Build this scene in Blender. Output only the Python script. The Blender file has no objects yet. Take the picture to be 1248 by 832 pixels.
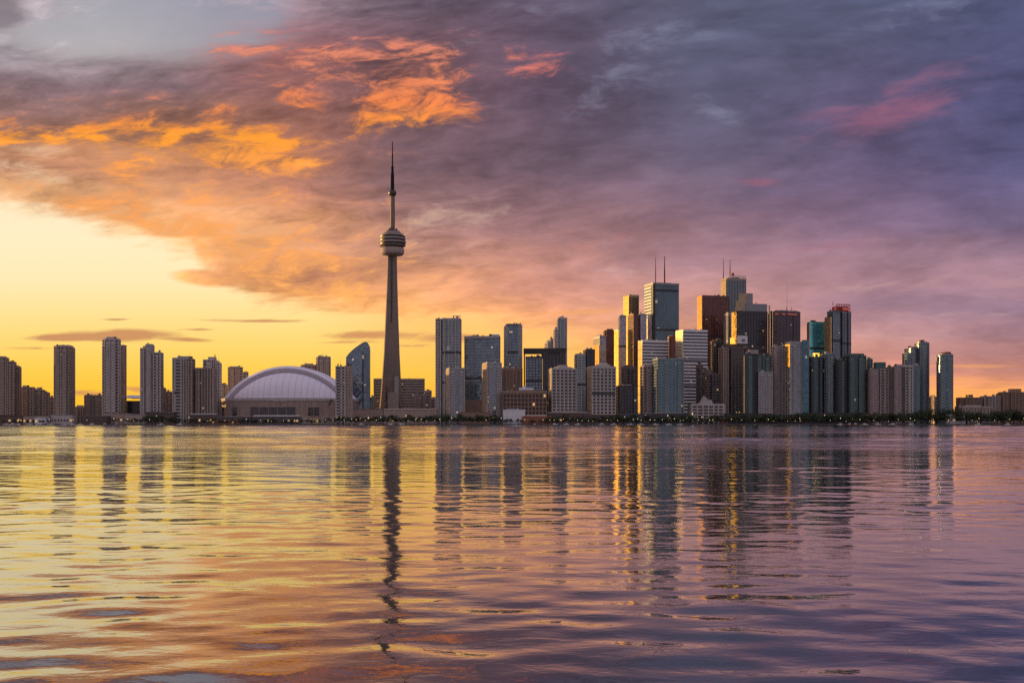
import bpy, bmesh, math, random
import numpy as np
from mathutils import Vector, Matrix

scene = bpy.context.scene
COL = scene.collection
R = math.radians
rng = random.Random(7)

# ------------------------------------------------------------------ camera
F = 1360.0          # focal length in photo pixels (photo 1248 x 832)
HOR = 514.5         # photo row of the horizon
CAMZ = 4.0
cam_d = bpy.data.cameras.new('camera')
cam_d.sensor_width = 36.0
cam_d.lens = 36.0 * F / 1248.0
cam_d.shift_y = (HOR - 416.0) / 1248.0
cam_d.clip_start = 0.5
cam_d.clip_end = 40000.0
cam = bpy.data.objects.new('camera', cam_d)
cam.location = (0, 0, CAMZ)
cam.rotation_euler = (R(90), 0, 0)
COL.objects.link(cam)
scene.camera = cam

# ------------------------------------------------------------------ exposure
scene.view_settings.view_transform = 'Standard'
scene.view_settings.look = 'None'
scene.view_settings.exposure = 0.0
scene.view_settings.gamma = 1.0
scene.render.engine = 'CYCLES'
scene.cycles.use_denoising = False
try:
    scene.cycles.denoiser = 'OPENIMAGEDENOISE'
    scene.cycles.denoising_input_passes = 'RGB_ALBEDO_NORMAL'
except Exception:
    pass
scene.cycles.max_bounces = 5
scene.cycles.glossy_bounces = 4
scene.cycles.diffuse_bounces = 2
scene.cycles.caustics_reflective = False
scene.cycles.caustics_refractive = False
scene.cycles.sample_clamp_indirect = 6.0

SUN_AZ, SUN_EL = R(-64), R(3.8)


def lin(c, a=1.0):
    f = lambda v: (v / 12.92 if v <= 0.04045 else ((v + 0.055) / 1.055) ** 2.4)
    return (f(c[0] / 255), f(c[1] / 255), f(c[2] / 255), a)


# ------------------------------------------------------------------ node helper: arithmetic on sockets
class S:
    def __init__(self, nt, sock):
        self.nt, self.s = nt, sock

    def _m(self, op, *ins, clamp=False):
        n = self.nt.nodes.new('ShaderNodeMath')
        n.operation = op
        n.use_clamp = clamp
        for i, v in enumerate(ins):
            if isinstance(v, S):
                self.nt.links.new(v.s, n.inputs[i])
            else:
                n.inputs[i].default_value = v
        return S(self.nt, n.outputs[0])

    def __add__(self, o): return self._m('ADD', self, o)
    __radd__ = __add__
    def __sub__(self, o): return self._m('SUBTRACT', self, o)
    def __rsub__(self, o): return self._m('SUBTRACT', o, self)
    def __mul__(self, o): return self._m('MULTIPLY', self, o)
    __rmul__ = __mul__
    def __truediv__(self, o): return self._m('DIVIDE', self, o)
    def __rtruediv__(self, o): return self._m('DIVIDE', o, self)
    def max(self, o): return self._m('MAXIMUM', self, o)
    def min(self, o): return self._m('MINIMUM', self, o)
    def clamp(self): return self._m('ADD', self, 0.0, clamp=True)
    def op(self, name, *a): return self._m(name, self, *a)

    def smooth(self, a, b, c=0.0, d=1.0, kind='SMOOTHSTEP'):
        n = self.nt.nodes.new('ShaderNodeMapRange')
        n.interpolation_type = kind
        self.nt.links.new(self.s, n.inputs[0])
        for i, v in ((1, a), (2, b), (3, c), (4, d)):
            n.inputs[i].default_value = v
        return S(self.nt, n.outputs[0])

    def lerp01(self, a, b, c=0.0, d=1.0):
        return self.smooth(a, b, c, d, 'LINEAR')


def vec(nt, x, y, z=0.0):
    n = nt.nodes.new('ShaderNodeCombineXYZ')
    for i, v in enumerate((x, y, z)):
        if isinstance(v, S):
            nt.links.new(v.s, n.inputs[i])
        else:
            n.inputs[i].default_value = v
    return n.outputs[0]


def noise(nt, v, scale=1.0, detail=4.0, rough=0.5, dist=0.0, lac=2.0, color=False):
    n = nt.nodes.new('ShaderNodeTexNoise')
    n.inputs['Scale'].default_value = scale
    n.inputs['Detail'].default_value = detail
    n.inputs['Roughness'].default_value = rough
    n.inputs['Lacunarity'].default_value = lac
    n.inputs['Distortion'].default_value = dist
    nt.links.new(v, n.inputs['Vector'])
    return n.outputs['Color'] if color else S(nt, n.outputs['Fac'])


def ramp(nt, fac, stops, interp='LINEAR'):
    n = nt.nodes.new('ShaderNodeValToRGB')
    cr = n.color_ramp
    cr.interpolation = interp
    while len(cr.elements) > 1:
        cr.elements.remove(cr.elements[-1])
    stops = sorted(stops)
    cr.elements[0].position = stops[0][0]
    cr.elements[0].color = stops[0][1]
    for p, c in stops[1:]:
        e = cr.elements.new(p)
        e.color = c
    nt.links.new(fac.s, n.inputs[0])
    return n.outputs[0]


def mix(nt, a, b, fac, mode='MIX'):
    n = nt.nodes.new('ShaderNodeMix')
    n.data_type = 'RGBA'
    n.blend_type = mode
    n.clamp_factor = True
    for idx, v in ((0, fac), (6, a), (7, b)):
        if isinstance(v, S):
            nt.links.new(v.s, n.inputs[idx])
        elif hasattr(v, 'is_linked'):
            nt.links.new(v, n.inputs[idx])
        elif idx == 0:
            n.inputs[0].default_value = v
        else:
            n.inputs[idx].default_value = v
    return n.outputs[2]


def scale_col(nt, c, k):
    n = nt.nodes.new('ShaderNodeVectorMath')
    n.operation = 'SCALE'
    nt.links.new(c, n.inputs[0])
    if isinstance(k, S):
        nt.links.new(k.s, n.inputs['Scale'])
    else:
        n.inputs['Scale'].default_value = k
    return n.outputs[0]


def add_col(nt, a, b):
    n = nt.nodes.new('ShaderNodeVectorMath')
    n.operation = 'ADD'
    nt.links.new(a, n.inputs[0])
    nt.links.new(b, n.inputs[1])
    return n.outputs[0]

# ------------------------------------------------------------------ sky: sunset with a broken cloud deck
def build_world():
    w = bpy.data.worlds.new('World')
    scene.world = w
    w.use_nodes = True
    nt = w.node_tree
    nt.nodes.clear()
    out = nt.nodes.new('ShaderNodeOutputWorld')
    bg = nt.nodes.new('ShaderNodeBackground')
    nt.links.new(bg.outputs[0], out.inputs[0])
    tc = nt.nodes.new('ShaderNodeTexCoord')
    sp = nt.nodes.new('ShaderNodeSeparateXYZ')
    nt.links.new(tc.outputs['Generated'], sp.inputs[0])
    x, y, z = (S(nt, sp.outputs[i]) for i in range(3))
    # direction -> azimuth / elevation, in hundredths of a degree-like unit (X to the right, Y downwards)
    az = x.op('ARCTAN2', y)
    azc = az.max(-1.2).min(1.2)
    U = azc.op('TANGENT')
    h = (x * x + y * y).op('SQRT').max(1e-3)
    V = (z / (h * azc.op('COSINE'))).max(0.0).min(2.0)
    X = U * 13.6 + 6.24
    Y = 5.145 - V * 13.6
    # cloud deck seen in perspective
    zz = z.max(0.0) + 0.055
    qx, qy = x / zz, y / zz
    q = vec(nt, qx, qy, 0.0)
    w1 = noise(nt, q, 1.1, 5, 0.55, color=True)
    w2 = noise(nt, q, 4.2, 6, 0.6, color=True)
    s1 = nt.nodes.new('ShaderNodeSeparateXYZ'); nt.links.new(w1, s1.inputs[0])
    s2 = nt.nodes.new('ShaderNodeSeparateXYZ'); nt.links.new(w2, s2.inputs[0])
    a1, b1, c1 = (S(nt, s1.outputs[i]) - 0.5 for i in range(3))
    a2, b2, c2 = (S(nt, s2.outputs[i]) - 0.5 for i in range(3))
    k = V.smooth(0.0, 0.2, 0.25, 1.0)                     # less wobble near the horizon
    Xw = X + (a1 * 2.2 + a2 * 0.9) * k
    Yw = Y + (b1 * 0.65 + b2 * 0.38) * k
    # long thin streaks, slightly rising to the right
    st_v = vec(nt, (X + Y * 0.9) * 0.33, (Y + X * 0.10) * 2.1 + a1 * 0.8, 3.0)
    streak = noise(nt, st_v, 1.0, 6, 0.58)
    puff_v = vec(nt, X * 0.62 + a1 * 0.7, Y * 1.55 + b1 * 0.5, 7.0)
    puff = noise(nt, puff_v, 1.25, 7, 0.6)
    fine_v = vec(nt, X * 1.5 + Y * 1.0 + a1 * 1.5, Y * 5.0 + X * 0.35 + b1 * 2.0, 1.0)
    fine = noise(nt, fine_v, 1.0, 7, 0.62)

    cell_v = vec(nt, X * 1.7 + a1 * 1.8 + a2 * 0.6, Y * 4.3 + X * 0.3 + b1 * 1.9 + b2 * 0.8, 11.0)
    cell = noise(nt, cell_v, 1.0, 12, 0.66, 0.6)
    wisp_v = vec(nt, X * 0.9 - Y * 1.1 + a1 * 1.2, Y * 4.4 + X * 0.9 + b1 * 1.8, 5.0)
    wisp = noise(nt, wisp_v, 1.0, 11, 0.69, 0.5)
    cell, wisp = (cell - 0.5) * 3.4, (wisp - 0.5) * 3.2
    G = 3.0
    streak, puff, fine = (streak - 0.5) * G, (puff - 0.5) * G, (fine - 0.5) * G      # about -0.7 .. 0.7
    # --- colour of the cloud deck, column by column
    def col(stops):
        return ramp(nt, (Yw / 5.2).clamp(), [(py / 520.0, lin(c)) for py, c in stops])
    cols = [
        (0.0, [(0, (155, 140, 146)), (40, (177, 168, 172)), (72, (165, 152, 158)), (105, (127, 106, 112)), (150, (154, 111, 100)), (185, (192, 137, 104)), (215, (184, 131, 104)), (240, (238, 179, 126)), (300, (252, 193, 128)), (420, (252, 183, 108))]),
        (2.0, [(0, (181, 171, 175)), (50, (175, 166, 171)), (78, (139, 122, 127)), (112, (119, 95, 101)), (150, (164, 115, 98)), (190, (192, 133, 96)), (225, (194, 135, 102)), (262, (230, 167, 116)), (300, (252, 183, 116)), (420, (246, 168, 93))]),
        (3.5, [(0, (155, 132, 140)), (30, (145, 108, 116)), (70, (151, 100, 100)), (120, (136, 91, 88)), (165, (160, 106, 90)), (205, (174, 116, 95)), (245, (182, 123, 99)), (275, (220, 153, 110)), (305, (232, 163, 114)), (335, (206, 138, 102)), (365, (242, 165, 98)), (430, (255, 173, 88))]),
        (5.0, [(0, (101, 84, 99)), (50, (109, 83, 93)), (100, (113, 83, 90)), (150, (115, 85, 90)), (200, (110, 84, 91)), (245, (135, 100, 101)), (275, (161, 116, 107)), (305, (183, 130, 113)), (345, (219, 152, 111)), (375, (247, 174, 103)), (410, (255, 192, 107)), (450, (255, 195, 81)), (500, (255, 188, 55))]),
        (6.5, [(0, (95, 82, 101)), (60, (97, 79, 97)), (120, (98, 79, 96)), (180, (105, 84, 98)), (240, (125, 94, 102)), (280, (152, 111, 112)), (320, (181, 128, 117)), (360, (213, 146, 119)), (390, (243, 168, 113)), (420, (253, 180, 105)), (460, (257, 182, 85)), (505, (257, 174, 63))]),
        (8.5, [(0, (84, 85, 108)), (60, (88, 88, 112)), (120, (85, 82, 105)), (180, (95, 86, 108)), (240, (115, 94, 112)), (280, (133, 103, 117)), (312, (157, 118, 125)), (345, (175, 130, 129)), (380, (195, 140, 129)), (425, (224, 151, 113)), (475, (242, 163, 93))]),
        (10.5, [(0, (83, 86, 113)), (60, (85, 84, 111)), (120, (91, 82, 112)), (180, (95, 84, 114)), (230, (104, 88, 117)), (280, (125, 99, 121)), (312, (151, 115, 128)), (345, (157, 119, 129)), (372, (145, 112, 127)), (410, (179, 132, 127)), (445, (200, 135, 117)), (482, (242, 155, 91))]),
        (12.5, [(0, (80, 83, 115)), (100, (82, 81, 117)), (200, (87, 83, 119)), (280, (114, 96, 124)), (322, (145, 113, 127)), (350, (155, 119, 131)), (382, (139, 112, 130)), (430, (170, 121, 122)), (462, (200, 133, 111)), (480, (250, 165, 93)), (505, (230, 145, 93))]),
    ]
    c = col(cols[0][1])
    for i in range(1, len(cols)):
        c = mix(nt, c, col(cols[i][1]), Xw.smooth(cols[i - 1][0], cols[i][0], kind='LINEAR'))
    # light and dark in the deck
    lum = (X.smooth(2.0, 7.5, 1.13, 1.16) + Y.smooth(1.8, 3.0, 0.0, 0.08)) + streak * 0.34 + puff * 0.42 + fine * X.smooth(4.0, 9.0, 0.26, 0.10) + cell * X.smooth(4.0, 9.0, 0.38, 0.16) + wisp * X.smooth(4.0, 9.0, 0.42, 0.09)
    c = scale_col(nt, c, lum.max(0.55))

    def blob(cx, cy, rx, ry, rot=0.0, xs=None, ys=None):
        m = nt.nodes.new('ShaderNodeMapping')
        m.vector_type = 'TEXTURE'
        m.inputs['Location'].default_value = (cx / 100, cy / 100, 0)
        m.inputs['Rotation'].default_value = (0, 0, R(rot))
        m.inputs['Scale'].default_value = (rx / 100, ry / 100, 1)
        nt.links.new(WV if xs is None else xs, m.inputs[0])
        g = nt.nodes.new('ShaderNodeTexGradient')
        g.gradient_type = 'SPHERICAL'
        nt.links.new(m.outputs[0], g.inputs[0])
        return S(nt, g.outputs['Fac'])
    WV = vec(nt, X + (a1 * 1.3 + a2 * 0.7) * k, Y + (b1 * 0.4 + b2 * 0.3) * k, 0.0)
    WS = vec(nt, X + a1 * 0.5 * k, Y + b1 * 0.14 * k, 0.0)

    def total(lst, wv=None):
        t = None
        for cx, cy, rx, ry, rot, a in lst:
            b = blob(cx, cy, rx, ry, rot, wv) * a
            t = b if t is None else t + b
        return t

    # pale blue-grey breaks, upper left and upper right
    gapb = total([(800, 48, 110, 26, -8, 1.6), (765, 100, 90, 32, -20, 1.3), (875, 140, 60, 22, 30, 1.3), (720, 130, 60, 30, 20, 1.1), (1090, 20, 110, 40, -10, 1.0),
                  (560, 62, 60, 16, -15, 1.0), (1170, 10, 60, 30, -20, .8), (650, 8, 80, 18, 0, 1.0)])
    gm = (gapb.min(1.1) * 0.6 + puff * 0.55 + cell * 0.75 + wisp * 0.45).smooth(0.2, 1.5)
    c = mix(nt, c, lin((140, 142, 166)), gm * 0.55 * (gapb * 1.6).min(1.0))
    gapw = total([(550, 262, 170, 34, -6, 1.0), (515, 268, 40, 9, -8, .8), (590, 258, 50, 8, -5, .8), (60, 185, 110, 18, 8, 1.2), (60, 225, 90, 22, 6, 1.4), (20, 205, 90, 10, 6, 1.2), (500, 310, 120, 30, -6, .8), (320, 285, 120, 14, -5, 1.0),
                  (1180, 345, 180, 12, -2, 1.3), (1020, 352, 90, 8, -2, 1.0), (1160, 385, 160, 5, 0, 1.3), (760, 325, 160, 14, -3, .7)])
    gm2 = (gapw.min(1.2) * 0.6 + fine * 0.4 + wisp * 0.75 + cell * 0.55).smooth(0.15, 1.4)
    c = mix(nt, c, ramp(nt, (X / 12.5).clamp(), [(0, lin((238, 214, 178))), (.35, lin((226, 190, 160))), (.5, lin((205, 172, 162))), (1, lin((192, 150, 150)))]), gm2 * 0.75 * (gapw * 1.8).min(1.0))

    # lit undersides: amber to the left, coral higher up and to the right
    fire = total([(200, 165, 210, 56, 4, 1.35), (15, 168, 75, 34, 0, 1.2), (120, 160, 110, 30, 0, .6), (285, 188, 110, 34, 6, .9), (350, 120, 70, 55, 25, .7), (340, 178, 100, 40, 10, .7),
                  (500, 128, 105, 62, -14, 1.7), (440, 150, 60, 30, -25, .7), (575, 142, 48, 16, -5, 1.0), (400, 76, 190, 38, 8, 1.3), (520, 62, 160, 30, 0, .75), (330, 30, 60, 16, -10, .7),
                  (285, 66, 70, 24, 5, .8), (652, 84, 64, 30, -8, 1.15), (95, 252, 190, 26, 12, 1.4), (230, 285, 190, 34, 12, 1.2), (400, 275, 190, 40, -8, .7),
                  (300, 335, 170, 30, 4, .8), (420, 318, 140, 24, -6, .7), (370, 360, 180, 20, 5, .9), (170, 228, 210, 40, 10, .8), (350, 225, 130, 36, -4, .75), (300, 205, 120, 22, 6, .6), (370, 318, 170, 40, -4, .7), (770, 288, 40, 9, -4, 1.0), (670, 306, 90, 12, -3, .7),
                  (470, 340, 160, 40, 0, .45)])
    fm = (fire.min(1.4) * 0.62 + cell * 1.05 + wisp * 0.6 + fine * 0.3).smooth(0.26, 1.2)
    amber = ramp(nt, (Y / 5.2).clamp(), [(0.0, lin((216, 124, 112))), (0.14, lin((228, 136, 104))), (0.24, lin((250, 138, 74))), (0.32, lin((255, 158, 44))), (0.45, lin((246, 158, 88))), (0.62, lin((250, 168, 94))), (0.75, lin((255, 182, 92)))])
    coral = lin((208, 118, 108))
    fcol = mix(nt, amber, coral, X.smooth(5.2, 6.6))
    fcol = scale_col(nt, fcol, (0.66 + fm * 0.34 + cell * 0.22 + wisp * 0.20).max(0.45))
    c = mix(nt, c, fcol, fm * 0.92 * (fire * 2.2).min(1.0))
    pink = total([(1075, 150, 150, 22, -14, 1.5), (1120, 118, 120, 40, -22, .9), (1010, 138, 60, 16, -10, .9), (925, 221, 45, 7, 2, 1.9), (1130, 130, 150, 60, -18, .55), (1000, 300, 90, 8, -3, .7), (870, 300, 120, 10, -4, .7)], WS)
    pm = (pink.min(1.4) * 0.6 + wisp * 0.7 + streak * 0.5 + cell * 0.3).smooth(0.1, 1.6)
    c = mix(nt, c, lin((186, 100, 114)), pm * 0.48 * (pink * 2.0).min(1.0))

    # --- the open, clear wedge low on the left
    clear = ramp(nt, (Y / 5.2).clamp(), [(p / 520.0, lin(v)) for p, v in [(0, (172, 173, 182)), (110, (190, 184, 184)), (200, (236, 214, 180)), (240, (252, 233, 196)), (290, (254, 236, 194)), (340, (255, 233, 180)), (380, (255, 224, 148)), (420, (255, 214, 112)), (450, (255, 205, 80)), (485, (255, 194, 52)), (514, (252, 182, 54))]])
    warm = ramp(nt, (Y / 5.2).clamp(), [(p / 520.0, lin(v)) for p, v in [(300, (240, 190, 130)), (380, (250, 196, 118)), (420, (253, 198, 100)), (455, (255, 196, 78)), (490, (255, 186, 52)), (514, (246, 170, 54))]])
    clear = mix(nt, clear, warm, X.smooth(3.6, 5.6))
    edge = ramp(nt, (X / 10.0).clamp(), [(p / 1000.0, (e / 500,) * 3 + (1,)) for p, e in [(0, 244), (60, 254), (120, 272), (200, 296), (232, 306), (250, 326), (300, 352), (380, 366), (470, 374), (560, 386), (700, 402), (850, 430), (1000, 470)]])
    es = nt.nodes.new('ShaderNodeSeparateXYZ'); nt.links.new(edge, es.inputs[0])
    E = S(nt, es.outputs[0]) * 5.0
    Ye = Y + (b1 * 0.28 + b2 * 0.34) * k + fine * 0.10 + wisp * 0.13 + streak * 0.06
    tip = blob(255, 339, 66, 15, 3, WS)
    cm = (Ye - E).smooth(-0.10, 0.20) * (1.0 - tip.smooth(0.1, 0.5))
    cm = cm * X.smooth(4.6, 8.4, 1.0, 0.25)
    c = mix(nt, c, scale_col(nt, clear, 1.05), cm)
    # clear blue-grey, upper left
    ul = total([(200, 24, 200, 60, 3, 2.3), (90, 48, 110, 30, 8, 1.1), (325, 0, 50, 40, 0, 1.0)], WS)
    um = (ul.min(1.6) * 0.85 - wisp * 0.85 - puff * 0.35 - cell * 0.4).smooth(-0.1, 1.15)
    ulc = mix(nt, ramp(nt, (Y / 1.0).clamp(), [(0, lin((168, 168, 178))), (.5, lin((180, 176, 180))), (1, lin((188, 174, 168)))]), ramp(nt, (Y / 1.0).clamp(), [(0, lin((150, 150, 168))), (1, lin((172, 166, 174)))]), X.smooth(1.0, 3.4))
    c = mix(nt, c, ulc, um * 0.9 * (ul * 2.5).min(1.0))
    corner = blob(5, 12, 55, 40, 0) * 2.0
    c = mix(nt, c, lin((128, 116, 124)), (corner + wisp * 0.4 + cell * 0.3).smooth(0.2, 1.2) * 0.8 * corner.min(1.0))
    # thin low clouds over the horizon
    low = total([(140, 409, 105, 10, -1, 2.0), (95, 412, 80, 5, -3, 1.2), (230, 414, 40, 3.5, 1, 1.3), (60, 411, 70, 4, -2, .8), (310, 390, 85, 3.5, 1, 1.5), (440, 408, 60, 7, -1, 1.5), (420, 416, 55, 3, 0, 1.0), (140, 389, 24, 2.5, 0, 1.2),
                 (540, 412, 80, 9, 1, 1.2), (240, 402, 30, 2.5, 0, 1.2), (110, 480, 60, 7, 4, 1.2), (180, 476, 60, 6, 5, 1.0), (500, 421, 40, 3, 0, .9), (40, 424, 60, 3, 0, .8)], WS)
    lm = (low * 1.0 + fine * 0.45 + wisp * 0.8).smooth(0.05, 1.25)
    c = mix(nt, c, ramp(nt, (X / 8).clamp(), [(0, lin((200, 138, 98))), (.5, lin((212, 146, 96))), (1, lin((212, 146, 112)))]), lm * 0.9 * (low * 2.0).min(1.0))
    lowr = total([(1130, 462, 120, 5, 0, 1.2), (1190, 478, 120, 6, -1, 1.2), (1180, 446, 90, 4, 0, 1.0), (700, 380, 120, 5, -2, 1.0)], WS)
    c = mix(nt, c, lin((250, 172, 100)), (lowr * 1.0 + fine * 0.25).smooth(0.1, 1.0) * 0.6 * (lowr * 2.0).min(1.0))

    # --- outside the picture: glow in the west, sky overhead and behind brightened for the facades
    side = X.smooth(-3.0, 0.0, 1.0, 0.0)
    wcol = ramp(nt, (V / 0.7).clamp(), [(0, lin((255, 186, 56))), (0.12, lin((255, 200, 96))), (0.3, lin((240, 170, 110))), (0.6, lin((150, 130, 140))), (1, lin((110, 112, 140)))])
    c = mix(nt, c, scale_col(nt, wcol, 1.0), side * 0.8)
    hi = V.smooth(0.36, 0.75)
    c = mix(nt, c, scale_col(nt, ramp(nt, (X / 12.5).clamp(), [(0, lin((150, 128, 132))), (1, lin((92, 92, 122)))]), 1.6 + puff * 0.4), hi)
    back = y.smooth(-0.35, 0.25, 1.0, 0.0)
    bcol = ramp(nt, (z.max(0.0)).clamp(), [(0, lin((174, 154, 160))), (0.12, lin((178, 160, 168))), (0.35, lin((200, 188, 202))), (1, lin((176, 174, 198)))])  # raised above dusk level to light the building fronts
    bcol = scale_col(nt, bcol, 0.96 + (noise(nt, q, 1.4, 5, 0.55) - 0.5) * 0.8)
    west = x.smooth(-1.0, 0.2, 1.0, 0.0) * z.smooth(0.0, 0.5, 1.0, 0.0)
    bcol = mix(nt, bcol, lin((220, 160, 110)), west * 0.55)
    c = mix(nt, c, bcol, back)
    wl = X.smooth(-0.3, -2.6) * X.smooth(-34.0, -16.0) * V.smooth(0.02, 0.22, 1.0, 0.0) * y.smooth(0.0, 0.2)  # added gold band low in the west for the left flanks to mirror
    wgl = nt.nodes.new('ShaderNodeRGB'); wgl.outputs[0].default_value = (1.0, 0.47, 0.09, 1)
    c = add_col(nt, c, scale_col(nt, wgl.outputs[0], wl * 0.95))
    sd = (math.sin(SUN_AZ) * math.cos(SUN_EL), math.cos(SUN_AZ) * math.cos(SUN_EL), math.sin(SUN_EL))
    dot = x * sd[0] + y * sd[1] + z * sd[2]
    glow = dot.smooth(0.80, 1.0) * dot.smooth(0.80, 1.0)
    gl = nt.nodes.new('ShaderNodeRGB'); gl.outputs[0].default_value = (1.0, 0.52, 0.09, 1)
    c = add_col(nt, c, scale_col(nt, gl.outputs[0], glow * z.smooth(0.0, 0.35, 1.2, 0.2)))
    # Nishita air light
    sk = nt.nodes.new('ShaderNodeTexSky')
    sk.sky_type = 'NISHITA'
    sk.sun_disc = False
    sk.sun_elevation = SUN_EL
    sk.sun_rotation = SUN_AZ
    c = mix(nt, c, scale_col(nt, sk.outputs[0], 0.08), 0.025)
    c = scale_col(nt, c, z.smooth(-0.05, -0.005, 0.25, 1.0))
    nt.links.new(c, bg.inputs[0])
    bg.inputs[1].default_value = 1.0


build_world()

sun_d = bpy.data.lights.new('sun', 'SUN')
sun_d.energy = 5.0
sun_d.angle = R(0.5)
sun_d.color = (1.0, 0.58, 0.20)
sun = bpy.data.objects.new('sun', sun_d)
sdir = Vector((math.sin(SUN_AZ) * math.cos(SUN_EL), math.cos(SUN_AZ) * math.cos(SUN_EL), math.sin(SUN_EL)))
sun.rotation_euler = sdir.to_track_quat('Z', 'Y').to_euler()
sun.location = sdir * 3000
COL.objects.link(sun)

# ------------------------------------------------------------------ materials: small node toolkit
def new_mat(name):
    m = bpy.data.materials.new(name)
    m.use_nodes = True
    nt = m.node_tree
    b = nt.nodes.get('Principled BSDF')
    return m, nt, b


def link(nt, v, sock):
    nt.links.new(v.s if isinstance(v, S) else v, sock)


# ------------------------------------------------------------------ lake
SHORE = 1806.0


def water_material():
    m, nt, b = new_mat('lake_water')
    geo = nt.nodes.new('ShaderNodeNewGeometry')
    sp = nt.nodes.new('ShaderNodeSeparateXYZ')
    nt.links.new(geo.outputs['Position'], sp.inputs[0])
    x, y = S(nt, sp.outputs[0]), S(nt, sp.outputs[1])
    dist = (x * x + y * y).op('SQRT')
    # wind lanes across the lake: rough beyond 400 m, a calm streak, a rough lane, then calm
    lane = noise(nt, vec(nt, x * 0.0022, y * 0.006, 0), 1.0, 3, 0.5)
    yy = y * (1.0 + (lane - 0.5) * 0.10)
    ly = yy.op('LOGARITHM', 10.0)                          # 1 = 10 m ... 3.25 = 1800 m
    L = lambda d: math.log10(d) / 3.4
    amp = ramp(nt, (ly / 3.4).clamp(), [(0, (.40,) * 3 + (1,)), (L(60), (.36,) * 3 + (1,)), (L(115), (.33,) * 3 + (1,)), (L(158), (.36,) * 3 + (1,)), (L(185), (.85,) * 3 + (1,)), (L(275), (.90,) * 3 + (1,)),
                                        (L(310), (.30,) * 3 + (1,)), (L(370), (.28,) * 3 + (1,)), (L(430), (.66,) * 3 + (1,)), (L(900), (.60,) * 3 + (1,)), (L(1800), (.45,) * 3 + (1,))])
    asx = nt.nodes.new('ShaderNodeSeparateXYZ'); nt.links.new(amp, asx.inputs[0])
    A = S(nt, asx.outputs[0])
    pz = nt.nodes.new('ShaderNodeSeparateXYZ'); nt.links.new(geo.outputs['Position'], pz.inputs[0])
    # ripple heights in metres
    n1 = noise(nt, vec(nt, x * 0.95 + y * 0.12, y * 1.5, 0), 1.0, 4, 0.5, 0.4)      # 1 m ripples
    n2 = noise(nt, vec(nt, x * 0.24 - y * 0.03, y * 0.42, 4.0), 1.0, 3, 0.45, 0.3)   # 4 m waves, only where the mesh is too coarse
    n3 = noise(nt, vec(nt, x * 3.2, y * 4.6, 9.0), 1.0, 3, 0.5, 0.6)
    far = dist.smooth(60, 220)
    hgt = (n1 - 0.5) * (0.034 + far * 0.05) + (n2 - 0.5) * 0.30 * far + (n3 - 0.5) * 0.008 * (1.0 - dist.smooth(20, 90))
    bump = nt.nodes.new('ShaderNodeBump')
    bump.inputs['Strength'].default_value = 1.0
    bump.inputs['Distance'].default_value = 1.0
    link(nt, hgt * A, bump.inputs['Height'])
    fr = nt.nodes.new('ShaderNodeFresnel')
    fr.inputs['IOR'].default_value = 2.3
    nt.links.new(bump.outputs[0], fr.inputs['Normal'])
    gl = nt.nodes.new('ShaderNodeBsdfGlossy')
    nt.links.new(bump.outputs[0], gl.inputs['Normal'])
    gl.inputs['Color'].default_value = (1, 1, 1, 1)
    df = nt.nodes.new('ShaderNodeBsdfDiffuse')
    df.inputs['Color'].default_value = (0.012, 0.014, 0.018, 1)
    mx = nt.nodes.new('ShaderNodeMixShader')
    link(nt, (S(nt, fr.outputs[0]) * 0.90 + 0.13).min(1.0), mx.inputs[0])
    nt.links.new(df.outputs[0], mx.inputs[1]); nt.links.new(gl.outputs[0], mx.inputs[2])
    out = [n for n in nt.nodes if n.type == 'OUTPUT_MATERIAL'][0]
    nt.links.new(mx.outputs[0], out.inputs['Surface'])
    nt.nodes.remove(b)
    link(nt, A.smooth(0.3, 0.9, 0.0, 0.06) * dist.smooth(20, 300, 0.0, 1.0), gl.inputs['Roughness'])
    return m


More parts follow.
